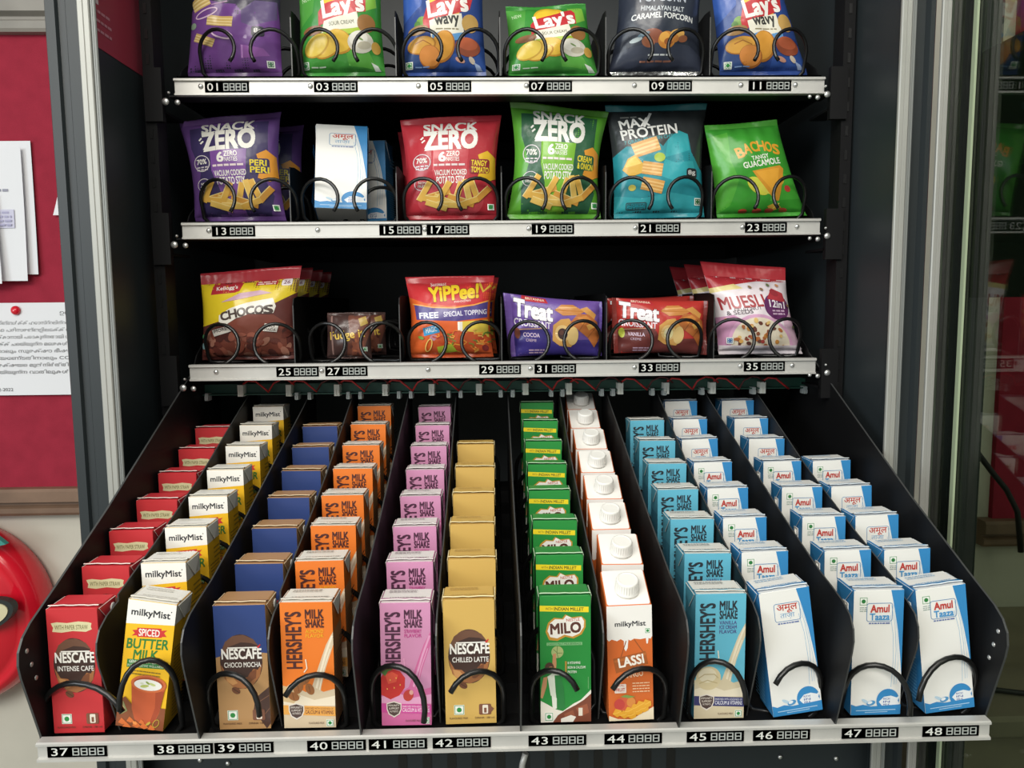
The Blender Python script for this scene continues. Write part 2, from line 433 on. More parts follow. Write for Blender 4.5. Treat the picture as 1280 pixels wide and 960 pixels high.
def art_shake(bg, dark, mid, milk, milk2, kind, flav, band, bandtxt, fruit):
    A = Art(100, 250); A.r(0, 0, 100, 250, bg)
    A.p([(100, 58), (100, 84), (84, 130), (74, 168), (70, 200), (44, 200), (56, 168), (72, 122), (86, 84)], milk)
    A.l([(98, 66), (84, 104), (70, 150), (62, 182)], 4, milk2); A.l([(94, 92), (80, 132), (70, 176)], 2, milk2)
    A.p([(0, 172), (16, 160), (30, 170), (44, 178), (60, 168), (78, 178), (100, 172), (100, 250), (0, 250)], milk)
    A.p([(0, 190), (30, 182), (60, 194), (100, 186), (100, 206), (0, 206)], milk2)
    if fruit == 'almond':
        A.p([(0, 164), (24, 172), (34, 186), (20, 200), (0, 196)], '#d7b98a')
        for x, y, rx, ry, a in ((44, 152, 8, 13, 35), (30, 168, 9, 14, 20), (52, 172, 8, 12, -25), (20, 186, 8, 12, -60)): A.e(x, y, rx, ry, '#9a5f2e', a); A.l([(x - 2, y - ry * 0.6), (x + 1, y + ry * 0.6)], 1, '#6d3d19')
    elif fruit == 'strawberry':
        A.p([(0, 150), (8, 137), (22, 133), (38, 138), (48, 152), (47, 172), (36, 188), (18, 196), (0, 186)], '#cc2a26')
        A.p([(8, 145), (22, 139), (34, 146), (30, 160), (14, 164)], '#e4543c')
        A.p([(0, 140), (10, 128), (24, 134), (14, 138), (8, 148)], '#4c7a35')
        for x, y in ((18, 156), (30, 152), (38, 166), (26, 172), (12, 174)): A.e(x, y, 1.2, 1.8, '#f0c25a', n=6)
        A.e(54, 188, 10, 12, '#c0392f', 20); A.e(60, 182, 4, 5, '#e2a59a')
    else:
        A.e(28, 168, 25, 24, '#d9c9a0', n=26); A.e(26, 162, 18, 15, '#e6dcc0'); A.l([(8, 168), (20, 160), (40, 160), (48, 168)], 2, '#c3b083'); A.l([(10, 178), (26, 172), (46, 178)], 2, '#c3b083')
    A.t("HERSHEY'S", 9, 18, 39, 130, dark, 0.045, up=True)
    A.t('MILK', 48, 14, 83, 31, dark, 0.05); A.t('SHAKE', 48, 33, 83, 49, dark, 0.05)
    for i, q in enumerate(flav): A.t(q, 48, 53 + 9 * i, 48 + (6.2 * len(q) if len(q) < 6 else 34), 60 + 9 * i, mid, 0.015)
    A.l([(46, 112), (48, 130), (42, 138)], 2.2, milk2)
    A.p([(0, 203), (100, 208), (100, 227), (0, 222)], band)
    A.t('ENRICHED WITH GOODNESS OF', 42, 209, 96, 213, bandtxt, 0.0, 2); A.t('CALCIUM & VITAMINS', 42, 214.5, 96, 222, bandtxt, 0.02, 2)
    A.p([(10, 203), (25, 199), (40, 204), (40, 216), (36, 226), (25, 233), (14, 226), (10, 215)], '#e6ddd2'); A.p([(12, 205), (25, 201.5), (38, 206), (38, 216), (34, 225), (25, 230), (16, 225), (12, 215)], '#4a3530')
    A.t('IMMUNITY', 14, 206, 36, 210, '#e8dfd4', 0.01); A.t('SUPPORT', 15, 212, 35, 216, '#e8dfd4', 0.01); A.t('NUTRIENTS', 17, 218, 33, 222, '#e8dfd4', 0.0)
    A.t('FLAVOURED MILK', 48, 238, 78, 242, '#6b4a3a', 0.0); A.veg(82, 233, 14)
    return A

def art_milo():
    A = Art(100, 250); A.r(0, 0, 100, 250, '#148a32')
    A.p([(0, 18), (96, 22), (96, 33), (0, 29)], '#f0d713')
    A.t('WITH', 11, 22, 25, 27, '#4d4a1a', 0.0, 2); A.t('INDIAN MILLET', 28, 22.5, 86, 29, '#3f4a18', 0.03, 2)
    A.p([(11, 70), (16, 52), (28, 42), (44, 44), (50, 36), (62, 42), (82, 40), (90, 48), (90, 62), (82, 76), (66, 84), (50, 80), (34, 88), (18, 86)], '#c8902c')
    A.p([(15, 68), (20, 53), (30, 45), (46, 46), (52, 38), (64, 44), (82, 42), (87, 50), (86, 62), (78, 74), (64, 80), (48, 76), (34, 83), (20, 80)], '#f3efe6')
    A.t('MILO', 21, 53, 80, 73, '#5a2a1e', 0.06, -3); A.t('NESTLE', 52, 44, 78, 49.5, '#c0392f', 0.02, -3)
    A.r(13, 91, 83, 97, '#7fbf7d'); A.t('CHOCO MALT MILK BEVERAGE', 15, 92, 81, 96, '#125a26', 0.01)
    A.e(34, 110, 12, 12, '#a8b573', n=18); A.l([(26, 104), (34, 112), (44, 112)], 1, '#4c6b33'); A.l([(34, 98), (33, 112), (36, 122)], 1, '#4c6b33')
    A.p([(25, 114), (31, 112), (32, 134), (30, 150), (22, 150), (24, 132)], '#c58c62')
    A.e(18, 140, 9, 10, '#4a2c1e'); A.e(21, 145, 6, 7, '#b07850')
    A.p([(14, 158), (30, 148), (40, 156), (44, 176), (46, 200), (34, 204), (20, 196)], '#dfe6d6')
    A.p([(28, 156), (40, 156), (46, 182), (48, 222), (34, 226), (30, 190)], '#1d7d38')
    A.p([(6, 160), (14, 158), (12, 178), (4, 202), (0, 200), (2, 180)], '#c58c62')
    A.p([(22, 196), (32, 202), (32, 222), (24, 226)], '#e8ece0')
    A.p([(0, 206), (14, 214), (30, 224), (44, 228), (64, 214), (80, 206), (100, 186), (100, 250), (0, 250)], '#ece6da')
    A.p([(34, 236), (50, 226), (70, 216), (86, 206), (100, 194), (100, 250), (24, 250)], '#7a3d25')
    A.p([(70, 222), (92, 214), (96, 232), (78, 240)], '#9a5233'); A.p([(46, 234), (64, 226), (68, 238), (50, 246)], '#935033')
    A.p([(40, 243), (60, 236), (70, 240), (64, 250), (40, 250)], '#ece6da'); A.r(75, 222, 83, 238, '#e6dccb')
    A.r(49, 128, 52, 152, '#b98a35')
    for i, q in enumerate(('8 VITAMINS', 'IRON & CALCIUM', 'PROTEIN')): A.t(q, 54, 129 + 9 * i, 54 + 2.5 * len(q), 134 + 9 * i, '#e6efdf', 0.02)
    A.veg(8, 230, 17); A.r(94, 160, 95, 184, '#7fbf7d')
    return A

def art_lassi():
    A = Art(100, 250); A.r(0, 0, 100, 250, '#d2651e')
    A.p([(0, 0), (100, 0), (100, 68), (96, 74), (92, 72), (90, 84), (87, 84), (86, 72), (74, 74), (60, 72), (52, 76), (47, 74), (45, 92), (41, 99), (37, 92), (37, 76), (30, 72), (22, 76), (10, 72), (4, 76), (0, 72)], '#f1eee8')
    A.t('milkyMist', 18, 34, 86, 48, '#2f3136', 0.04); A.veg(84, 50, 12)
    A.l([(28, 116), (42, 76)], 2, '#9a4d16'); A.l([(82, 106), (60, 74)], 2, '#9a4d16')
    A.p([(12, 114), (84, 100), (90, 128), (18, 146)], '#a3551a'); A.p([(14, 118), (86, 103), (87, 108), (15, 123)], '#b8682a')
    A.t('LASSI', 24, 110, 80, 130, '#f2ece0', 0.045, -9)
    A.t('MANGO', 34, 143, 78, 156, '#f2d6b4', 0.02, -6)
    A.rr(14, 170, 40, 190, 2, '#ecdcd0'); A.t('REAL', 18, 171, 36, 175, '#c0392f', 0.01); A.t('FRUIT', 17, 179, 37, 186, '#c0392f', 0.03)
    A.lines(54, 168, 92, 4, 6, 2.4, '#f0c79c', 5)
    A.p([(0, 238), (20, 246), (50, 248), (100, 222), (100, 250), (0, 250)], '#eedfc0')
    A.e(34, 213, 22, 15, '#cf5a35', -5); A.e(24, 214, 12, 12, '#c23d33'); A.e(50, 210, 10, 11, '#d9893c'); A.p([(26, 197), (38, 193), (60, 198), (44, 201)], '#7d9a4a')
    for x, y in ((18, 232), (34, 236), (50, 238), (64, 230), (78, 224), (84, 214), (70, 216), (58, 222), (44, 228)): A.p([(x - 10, y + 2), (x - 3, y - 9), (x + 10, y - 5), (x + 11, y + 5), (x, y + 10)], '#e5a528'); A.l([(x - 9, y + 2), (x, y + 1), (x + 10, y - 4)], 1, '#f1c558')
    return A

def art_milk(hindi):
    A = Art(100, 250); A.r(0, 0, 100, 250, '#eeede8')
    B = '#2b87c4'
    A.p([(74, 0), (100, 0), (100, 170), (96, 130), (90, 80), (82, 36)], B)
    A.l([(76, 30), (84, 70), (88, 120), (86, 190)], 0.8, '#7fb2d4'); A.l([(74, 50), (81, 90), (83, 140), (80, 195)], 0.8, '#7fb2d4'); A.l([(80, 30), (88, 80), (93, 140), (90, 190)], 0.7, '#9fc4dc')
    if not hindi:
        A.veg(11, 13, 17, '#1f7a35'); A.lines(12, 33, 27, 3, 3.5, 1.6, '#8fa39a', 2)
    x0, x1 = (26, 78)
    A.rr(x0, 25, x1, 62, 5, '#3d7fb4', 1.1)
    if hindi:
        A.t('अमूल', x0 + 6, 28, x1 - 5, 45, '#c0392b', 0.02); A.t('ताज़ा', x0 + 11, 46, x1 - 12, 57, '#6fa3cc', 0.0)
    else:
        A.t('Amul', x0 + 8, 29, x1 - 7, 43.5, '#c0352b', 0.05); A.t('Taaza', x0 + 7, 46, x1 - 6, 59, '#3f94cc', 0.045)
    A.lines(x0 + 5, 64, x1 - 4, 1, 3, 2.6, '#5a6fa8', 4)
    A.e(74, 222, 23, 24, B, n=30)
    A.p([(56, 224), (66, 214), (80, 212), (92, 216), (100, 210), (94, 222), (98, 230), (84, 236), (66, 236)], '#e9edf0')
    for i, q in enumerate(('RICH', 'IN', 'MILK')): A.t(q, 65, 216 + 6 * i, 78, 220 + 6 * i, '#3a55a0', 0.02)
    A.p([(0, 228), (10, 232), (24, 229), (40, 233), (58, 232), (100, 230), (100, 250), (0, 250)], B)
    A.e(28, 222, 8, 3, '#b9d3e4', 30); A.e(40, 226, 9, 5, '#4a94c8', -15); A.e(38, 225, 5, 3, '#e9edf0', -15)
    A.l([(10, 241), (90, 240)], 1.4, '#bcd9ec'); A.l([(28, 245), (74, 244)], 1.2, '#bcd9ec')
    return A

def side_text(bg, txt, top=None, toph=0, seed=1):
    A = Art(80, 250); A.r(0, 0, 80, 250, bg)
    if top: A.r(0, 0, 80, toph, top)
    A.lines(12, toph + 50, 70, 20, 7, 2.6, txt, seed)
    A.lines(12, toph + 10, 60, 3, 10, 4, txt, seed + 1)
    return A

def top_text(bg, txt, seed=1):
    A = Art(100, 80); A.r(0, 0, 100, 80, bg)
    A.lines(14, 48, 90, 3, 8, 3, txt, seed); A.lines(10, 12, 70, 2, 10, 3, txt, seed + 1)
    return A

# ------------------------------------------------------------------ carton builder
def carton_body(name, W, D, H, front, left, right, top, base_top, parent, back=None, slope=0.0):
    """brick carton standing on z = 0, centred on x, front face at y = 0"""
    bm = bmesh.new(); il = bm.faces.layers.int.new('ink')
    r = 0.0012; h = W / 2
    def ringpts(z, ins):
        a, b0, b1 = h - ins, ins, D - ins
        return [(-a + r, b0, z), (a - r, b0, z), (a, b0 + r, z), (a, b1 - r, z), (a - r, b1, z), (-a + r, b1, z), (-a, b1 - r, z), (-a, b0 + r, z)]
    lv = [(0, 0.001), (0.001, 0.0), (H * 0.35, 0.0), (H * 0.7, 0.0), (H - 0.001, 0.0), (H, 0.001)]
    rings = [[bm.verts.new((p[0], p[1], p[2] + (slope * max(0.0, p[1]) if z > H * 0.8 else 0))) for p in ringpts(z, i)] for z, i in lv]
    cl = [front, front, right, right, back or front, back or front, left, left]
    for a, b in zip(rings, rings[1:]):
        for k in range(8):
            f = bm.faces.new((a[k], a[(k + 1) % 8], b[(k + 1) % 8], b[k])); f[il] = ink(cl[k] if not isinstance(cl[k], Art) else '#ffffff')
            if isinstance(cl[k], Art): f[il] = cl[k].sh[0][2]
    f = bm.faces.new(rings[-1]); f[il] = ink(base_top)
    f = bm.faces.new(rings[0][::-1]); f[il] = ink('#d9d5cb')
    o = 0.00008
    for A, fn in ((front, lambda x, y, k: (-h + x * W, -o - EPS * k, H * (1 - y))),
                  (right, lambda x, y, k: (h + o + EPS * k, x * D, H * (1 - y))),
                  (left, lambda x, y, k: (-h - o - EPS * k, D - x * D, H * (1 - y))),
                  (top, lambda x, y, k: ((-h + x * W) * 0.96, D - 0.001 - y * (D - 0.002), H + o + EPS * k + slope * (D - 0.001 - y * (D - 0.002))))):
        if isinstance(A, Art): A.into(bm, fn)
    return finish(name, bm, M_CARD, parent)

def flap(W, D, H, col, edge, parent, slope=0.0, yc=None):
    """the welded seam lying across the top, with the two folded ears"""
    bm = bmesh.new(); il = bm.faces.layers.int.new('ink'); h = W / 2
    y0 = D * 0.34 if yc is None else yc
    def strip(pts, c):
        vs = [bm.verts.new(p) for p in pts]
        f = bm.faces.new(vs); f[il] = ink(c)
    n = 10; rn = random.Random(int(W * 1e5 + D * 1e4))
    lo = []; hi = []
    for i in range(n + 1):
        x = -h * 1.0 + W * i / n
        w = rn.uniform(-0.0004, 0.0004)
        lo.append((x, y0 + w, H + 0.0003)); hi.append((x, y0 - 0.0075 + w, H + 0.0020 + rn.uniform(0, 0.0006)))
    for th, cc in ((0.0, col), (-0.0006, col)):
        a = [bm.verts.new((p[0], p[1], p[2] + th)) for p in lo]; b = [bm.verts.new((p[0], p[1], p[2] + th)) for p in hi]
        for i in range(n):
            f = bm.faces.new((a[i], a[i + 1], b[i + 1], b[i])); f[il] = ink(cc)
    a = [bm.verts.new(p) for p in hi]; b = [bm.verts.new((p[0], p[1] - 0.0009, p[2] - 0.0006)) for p in hi]
    for i in range(n):
        f = bm.faces.new((a[i], a[i + 1], b[i + 1], b[i])); f[il] = ink(edge)
    for sx in (-1, 1):                       # ears: triangles folded down against the sides
        X = sx * (h + 0.0004); X2 = sx * (h + 0.0013)
        t = [(X, 0.002, H - 0.0008), (X, D - 0.002, H - 0.0008), (X2, D / 2, H - D * 0.52)]
        u = [(X + sx * 0.0008, 0.002, H - 0.0008), (X + sx * 0.0008, D - 0.002, H - 0.0008), (X2 + sx * 0.0006, D / 2, H - D * 0.52)]
        strip(t, col); strip(u, col)
        for i in range(3):
            j = (i + 1) % 3; strip((t[i], t[j], u[j], u[i]), edge)
    return finish('top_flap', bm, M_CARD, parent)

def proto_carton(name, W, D, H, front, left, right, top, base_top, edge, extra=None):
    o = bpy.data.objects.new(name, None); COL.objects.link(o); o.empty_display_size = 0.02
    if extra == 'cap':
        carton_body('carton_body', W, D, H, front, left, right, top, base_top, o, slope=0.55)
        bm = bmesh.new()
        prof = [(0.0114, 0.0), (0.0114, 0.002), (0.0104, 0.0028), (0.0104, 0.0118), (0.0098, 0.0132), (0.0084, 0.0136), (0.0078, 0.0130)]
        lathe(bm, prof, (0, 0, 0), 'z', 28)
        for k in range(28):
            a = 2 * math.pi * k / 28
            box(bm, 0.0102 * math.cos(a) - 0.0004, 0.0102 * math.cos(a) + 0.0004, 0.0102 * math.sin(a) - 0.0004, 0.0102 * math.sin(a) + 0.0004, 0.0032, 0.0115)
        c = finish('screw_cap', bm, M_WHITE, o)
        c.location = (0.001, D * 0.42, H + 0.55 * D * 0.42 - 0.0005); c.rotation_euler = (math.radians(20), 0, 0)
    else:
        carton_body('carton_body', W, D, H, front, left, right, top, base_top, o)
        flap(W, D, H, base_top if not isinstance(top, Art) else base_top, edge, o)
    if extra == 'straw_right' or extra == 'straw_left':
        bm = bmesh.new(); sx = 1 if extra == 'straw_right' else -1
        X = sx * (W / 2 + 0.0018)
        tube(bm, [(X, D * 0.35, H * 0.45), (X, D * 0.35, H * 0.86)], 0.0016, 8)
        box(bm, X - 0.0004, X + 0.0004, D * 0.2, D * 0.5, H * 0.43, H * 0.88)
        finish('straw', bm, M_WHITE, o)
    if extra == 'hole':
        bm = bmesh.new()
        lathe(bm, [(0.0042, 0), (0.0042, 0.0007), (0.0026, 0.0009)], (W / 2 + 0.0013, D * 0.72, H - 0.0085), 'x', 16)
        finish('foil_seal', bm, M_WHITE, o)
    return o

def copy_tree(o, parent=None):
    c = o.copy(); COL.objects.link(c)
    if parent is not None: c.parent = parent
    for ch in list(o.children): copy_tree(ch, c)
    return c

# ------------------------------------------------------------------ pillow bag builder
def bag(name, label, cat, TL, TR, BR, BL, A, back, Y, bulge=0.022, pinch=0.05, seal=(0.055, 0.045), seed=1, lean=0.0, group=None,
        topcol=None, botcol=None, mid=(40, 50), vertical=False, botmat=None, fold=0.0, wrinkle=1.0, floorz=None, lane=None):
    """pillow pack hanging between a top and a bottom weld (left and right welds if vertical); corners are pixels seen at depth Y"""
    P = [at(*q, Y) for q in (TL, TR, BR, BL)]
    org = (P[2] + P[3]) / 2
    if floorz is not None:
        dz = floorz + ZC - min(P[2].z, P[3].z)
        P[2] = P[2] + Vector((0, 0, dz + 0.0045)); P[3] = P[3] + Vector((0, 0, dz + 0.0045))
    if lane is not None:
        for i in ((0, 1, 2, 3) if vertical else (2, 3)):
            P[i].x = min(max(P[i].x, lane[0] + 0.003), lane[1] - 0.003)
    org = (P[2] + P[3]) / 2
    root = empty(name, org, label, cat, group)
    q = [p - org for p in P]
    rn = random.Random(seed)
    wv = [(rn.uniform(3, 9), rn.uniform(2, 7), rn.uniform(0, 6.28), rn.uniform(-1, 1)) for _ in range(6)]
    cr = [(rn.uniform(0.1, 0.9), rn.uniform(0.15, 0.85), rn.uniform(-0.6, 0.6), rn.uniform(0.055, 0.10), rn.uniform(-1, 1)) for _ in range(7)]
    def prof(u): return max(0.0, min(1.0, u))
    def flat(s, t):
        """plane point for board coordinates"""
        pr = math.sin(math.pi * prof(t))
        if vertical:
            k = 1 - pinch * math.sin(math.pi * prof(s)); t = 0.5 + (t - 0.5) * k
        else:
            k = 1 - pinch * pr; s = 0.5 + (s - 0.5) * k
        a = q[0].lerp(q[1], s); b = q[3].lerp(q[2], s)
        p = a.lerp(b, t); p.y += lean * (1 - t)
        return p
    def depth(s, t, side):
        a = max(0.0, 4 * s * (1 - s)); b = max(0.0, 4 * t * (1 - t))
        d = bulge * (a ** 0.55) * (b ** 0.55)
        e = min(t, 1 - t) if not vertical else min(s, 1 - s)
        o = s if not vertical else t
        d += wrinkle * 0.0016 * math.exp(-e / 0.10) * min(1, e / 0.02) * math.sin(o * 31 + seed) * (a ** 0.5 if not vertical else b ** 0.5)
        for kx, ky, ph, am in wv: d += wrinkle * 0.0008 * am * math.sin(kx * 2 * s + ky * 2 * t + ph) * a * b
        for cx, cy, sl, wd, am in cr:
            w = ((s - cx) - sl * (t - cy)) / wd
            if abs(w) < 3: d += wrinkle * 0.0022 * am * math.exp(-w * w) * max(0, 1 - abs(t - cy) * 2.2) * a * b
        return d
    s0, s1 = (seal[0], 1 - seal[1]) if vertical else (0.0, 1.0)
    t0, t1 = (0.0, 1.0) if vertical else (seal[0], 1 - seal[1])
    nx, ny = mid
    def grid(side):
        g = []
        for j in range(ny + 1):
            row = []
            for i in range(nx + 1):
                s, t = i / nx, j / ny
                p = flat(s0 + (s1 - s0) * s, t0 + (t1 - t0) * t)
                p.y += -depth(s, t, side) if side < 0 else depth(s, t, side) * 0.6 + 0.0004
                row.append(p)
            g.append(row)
        return g
    G = grid(-1); Bk = grid(1)
    bm = bmesh.new(); il = bm.faces.layers.int.new('ink')
    bgi = A.sh[0][2]
    for g, ci in ((G, bgi), (Bk, ink(back))):
        V = [[bm.verts.new(p) for p in row] for row in g]
        for j in range(ny):
            for i in range(nx):
                f = bm.faces.new((V[j][i], V[j + 1][i], V[j + 1][i + 1], V[j][i + 1])); f[il] = ci; f.smooth = True
        if g is G: VG = V
        else:
            ed = [(VG[0][i], V[0][i]) for i in range(nx + 1)] + [(VG[j][nx], V[j][nx]) for j in range(1, ny + 1)] + [(VG[ny][i], V[ny][i]) for i in range(nx - 1, -1, -1)] + [(VG[j][0], V[j][0]) for j in range(ny - 1, 0, -1)]
            for k in range(len(ed)):
                a, b = ed[k], ed[(k + 1) % len(ed)]
                f = bm.faces.new((a[0], b[0], b[1], a[1])); f[il] = bgi
    def surf(x, y, k):
        x = prof(x) * nx; y = prof(y) * ny
        i = min(int(x), nx - 1); j = min(int(y), ny - 1); fx, fy = x - i, y - j
        p = G[j][i].lerp(G[j][i + 1], fx).lerp(G[j + 1][i].lerp(G[j + 1][i + 1], fx), fy)
        p = p.copy(); p.y -= 0.0006 + 0.00003 * k
        return p
    A.into(bm, surf, cuts=(nx, ny))
    finish('bag_body', bm, M_FILM, root)
    def strip(nm, top, col, mt):
        b2 = bmesh.new(); l2 = b2.faces.layers.int.new('ink')
        N = 36; rows = 4
        fr = []; bk = []
        for j in range(rows + 1):
            for side, lst in ((-1, fr), (1, bk)):
                row = []
                for i in range(N + 1):
                    u = i / N
                    if vertical:
                        s = (s0 * (j / rows)) if top else 1 - (1 - s1) * (j / rows)
                        p = flat(s, u)
                    else:
                        t = (t0 * (j / rows)) if top else 1 - (1 - t1) * (j / rows)
                        p = flat(u, t)
                        if top and fold:
                            p.y += fold * (1 - j / rows)
                    e = 1 - j / rows
                    p.y += side * 0.0003 + 0.0006 * math.sin(u * 90) * e + 0.0035 * math.sin(u * (5 + seed % 3) + seed) * e * wrinkle
                    row.append(b2.verts.new(p))
                lst.append(row)
        for lst in (fr, bk):
            for j in range(rows):
                for i in range(N):
                    f = b2.faces.new((lst[j][i], lst[j][i + 1], lst[j + 1][i + 1], lst[j + 1][i])); f[l2] = ink(col); f.smooth = True
        for i in range(N):
            f = b2.faces.new((fr[0][i], bk[0][i], bk[0][i + 1], fr[0][i + 1])); f[l2] = ink(col)
        return finish(nm, b2, mt, root)
    if seal[0] > 0: strip('left_seal' if vertical else 'top_seal', True, topcol or back, M_FILM)
    if seal[1] > 0: strip('right_seal' if vertical else 'bottom_seal', False, botcol or back, botmat or M_FILM)
    return root

# ------------------------------------------------------------------ bag artwork
def chip(A, x, y, rx, ry, c, e, rot=0):
    A.e(x, y, rx, ry, e, rot, 24); A.e(x - rx * 0.04, y - ry * 0.06, rx * 0.92, ry * 0.9, c, rot, 24)

def art_lays(kind):
    g = kind == 'green'
    A = Art(100, 130); A.r(0, 0, 100, 130, '#2f8a2c' if g else '#1c3f86')
    if g:
        A.p([(0, 0), (26, 0), (20, 50), (0, 70)], '#4a9a38'); A.p([(74, 10), (94, 16), (96, 40), (80, 50)], '#7cb53a'); A.p([(0, 104), (40, 100), (100, 104), (100, 130), (0, 130)], '#3f9636'); A.p([(58, 96), (84, 98), (92, 120), (60, 116)], '#57a83c')
        A.t('NEW', 6, 28, 18, 34, '#b9d8a8', 0.02, -10)
    else:
        A.p([(0, 0), (30, 0), (24, 40), (0, 62)], '#2a55a8'); A.p([(60, 104), (100, 90), (100, 130), (54, 130)], '#274f9c'); A.p([(4, 100), (36, 96), (50, 118), (40, 130), (0, 130)], '#27457c'); A.e(24, 62, 6, 7, '#6f9a3c', 30); A.e(19, 66, 4, 5, '#4e7d30')
    # sun and ribbon
    A.e(52, 42, 21, 26, '#dfae22', n=32); A.e(51, 40, 17, 20, '#e9c32f', n=30)
    if g: A.p([(27, 50), (34, 40), (54, 34), (80, 22), (84, 28), (84, 48), (60, 56), (40, 62), (27, 68)], '#c3262e')
    else: A.p([(26, 60), (32, 40), (50, 32), (82, 22), (88, 30), (84, 46), (60, 56), (42, 60), (36, 70), (27, 76)], '#c3262e')
    A.t("Lay's", 32, 30, 82, 60, '#f3efe8', 0.05, -12, 0.1)
    # name card
    A.p([(34, 62), (74, 50), (78, 73), (30, 79)] if g else [(34, 62), (74, 52), (77, 84), (36, 84)], '#e9e4d2')
    if g:
        A.t('SOUR CREAM', 40, 62, 70, 67, '#5a6040', 0.01, -7); A.p([(32, 76), (76, 70), (78, 76), (54, 80), (30, 82)], '#a9c42f')
    else:
        A.t('wavy', 41, 57, 71, 71, '#30302c', 0.04, -6); A.lines(42, 72, 70, 1, 3, 1.6, '#8a7f60', 2); A.p([(37, 80), (50, 75), (62, 79), (76, 76), (77, 84), (60, 88), (38, 84)], '#5f9ad0')
    # food picture
    A.e(20, 73, 13, 6, '#8a5a34' if g else '#9a7440', -8)
    A.e(84, 64, 10, 12, '#9a6a34' if g else '#c29a52', 12)
    if g:
        chip(A, 50, 88, 17, 15, '#e3b83a', '#c58f22', 20); chip(A, 36, 96, 17, 11, '#e8c04a', '#c08a22', -30); chip(A, 24, 92, 18, 12, '#eac94a', '#c89b2a', -42)
        A.e(76, 88, 15, 14, '#d9d4c4', -15); A.e(74, 84, 11, 9, '#ece8dc', -20); A.e(80, 92, 8, 5, '#c3bba4', -10); A.e(93, 94, 5, 8, '#d2a548'); A.e(76, 84, 4, 1.3, '#7d9a5a', 30)
    else:
        chip(A, 50, 94, 14, 20, '#dc9a34', '#b4701f', 18); chip(A, 24, 92, 18, 11, '#e0a43e', '#b4761f', -8); chip(A, 34, 106, 13, 14, '#d98a3c', '#a9631f', -20); A.l([(16, 90), (26, 86), (36, 92)], 1.2, '#a8651e')
        A.e(80, 94, 15, 12, '#9a4a2c', 6); A.e(80, 90, 12, 8, '#c05f3a', 6); A.e(70, 110, 6, 3, '#d9a08a', 25); A.e(84, 110, 5, 3, '#d8c8b4', 60)
    A.veg(4, 111, 9); A.lines(16, 117, 34, 1, 3, 1.4, '#cfe0c8' if g else '#7f9fd0', 6); A.p([(86, 112), (93, 116), (97, 124), (90, 124)], '#d9e2d4' if g else '#9fb3d8')
    return A

def art_max(dark, colr, hi, name=True):
    A = Art(100, 115); A.r(0, 0, 100, 115, dark)
    A.p([(0, 52), (14, 42), (28, 44), (44, 36), (52, 44), (58, 36), (70, 26), (80, 30), (84, 50), (94, 66), (100, 72), (100, 115), (0, 115)], colr)
    A.p([(58, 36), (70, 26), (80, 30), (82, 48), (70, 52), (54, 56)], hi); A.p([(54, 58), (66, 62), (86, 60), (90, 74), (64, 82), (48, 76)], hi)
    A.p([(0, 96), (30, 100), (60, 94), (100, 100), (100, 115), (0, 115)], hi)
    if name:
        A.t('MAX', 10, 11, 40, 21, '#ecebe6', 0.035, -6); A.l([(34, 21), (43, 4)], 2.6, '#ecebe6')
        A.t('PROTEIN', 10, 21, 68, 32, '#ecebe6', 0.035, -6); A.t('7 GRAIN PROTEIN CHIPS', 12, 33, 66, 37, hi, 0.01, -7); A.lines(12, 8, 28, 1, 3, 1.6, '#8a8a86', 2)
    def cr(x, y, w, h, a):
        c, s = math.cos(math.radians(a)), math.sin(math.radians(a)); R = lambda u, v: (x + u * c - v * s, y + u * s + v * c)
        A.p([R(-w, -h), R(w, -h), R(w, h), R(-w, h)], '#d39a4a')
        for k in (-0.6, -0.1, 0.4): A.p([R(-w, h * k), R(w, h * k), R(w, h * (k + 0.25)), R(-w, h * (k + 0.25))], '#e8bd74')
    cr(34, 44, 14, 8, -16)
    A.p([(8, 68), (14, 56), (22, 52), (30, 62), (30, 72), (16, 76)], '#d9a93a'); A.p([(10, 66), (15, 57), (22, 54), (28, 62)], '#ecc95a')
    cr(40, 68, 11, 7, 10); cr(40, 86, 12, 7, 14); A.e(48, 56, 6, 5, '#a9bf3c'); A.e(18, 88, 4, 3.4, '#c9bd4a')
    A.rr(78, 68, 91, 79, 3, '#23262a'); A.t('8g', 80, 70, 89, 76, '#d8d8d4', 0.03, -5)
    A.rr(12, 105, 34, 112, 1.5, colr); A.rr(12, 104, 34, 112, 1.5, dark, 0.8); A.t('PROTEIN', 14, 105.5, 32, 108, dark, 0.0); A.t('CHIPS', 14, 109, 32, 111.3, dark, 0.0)
    A.veg(88, 100, 8, '#2a6a3a')
    return A

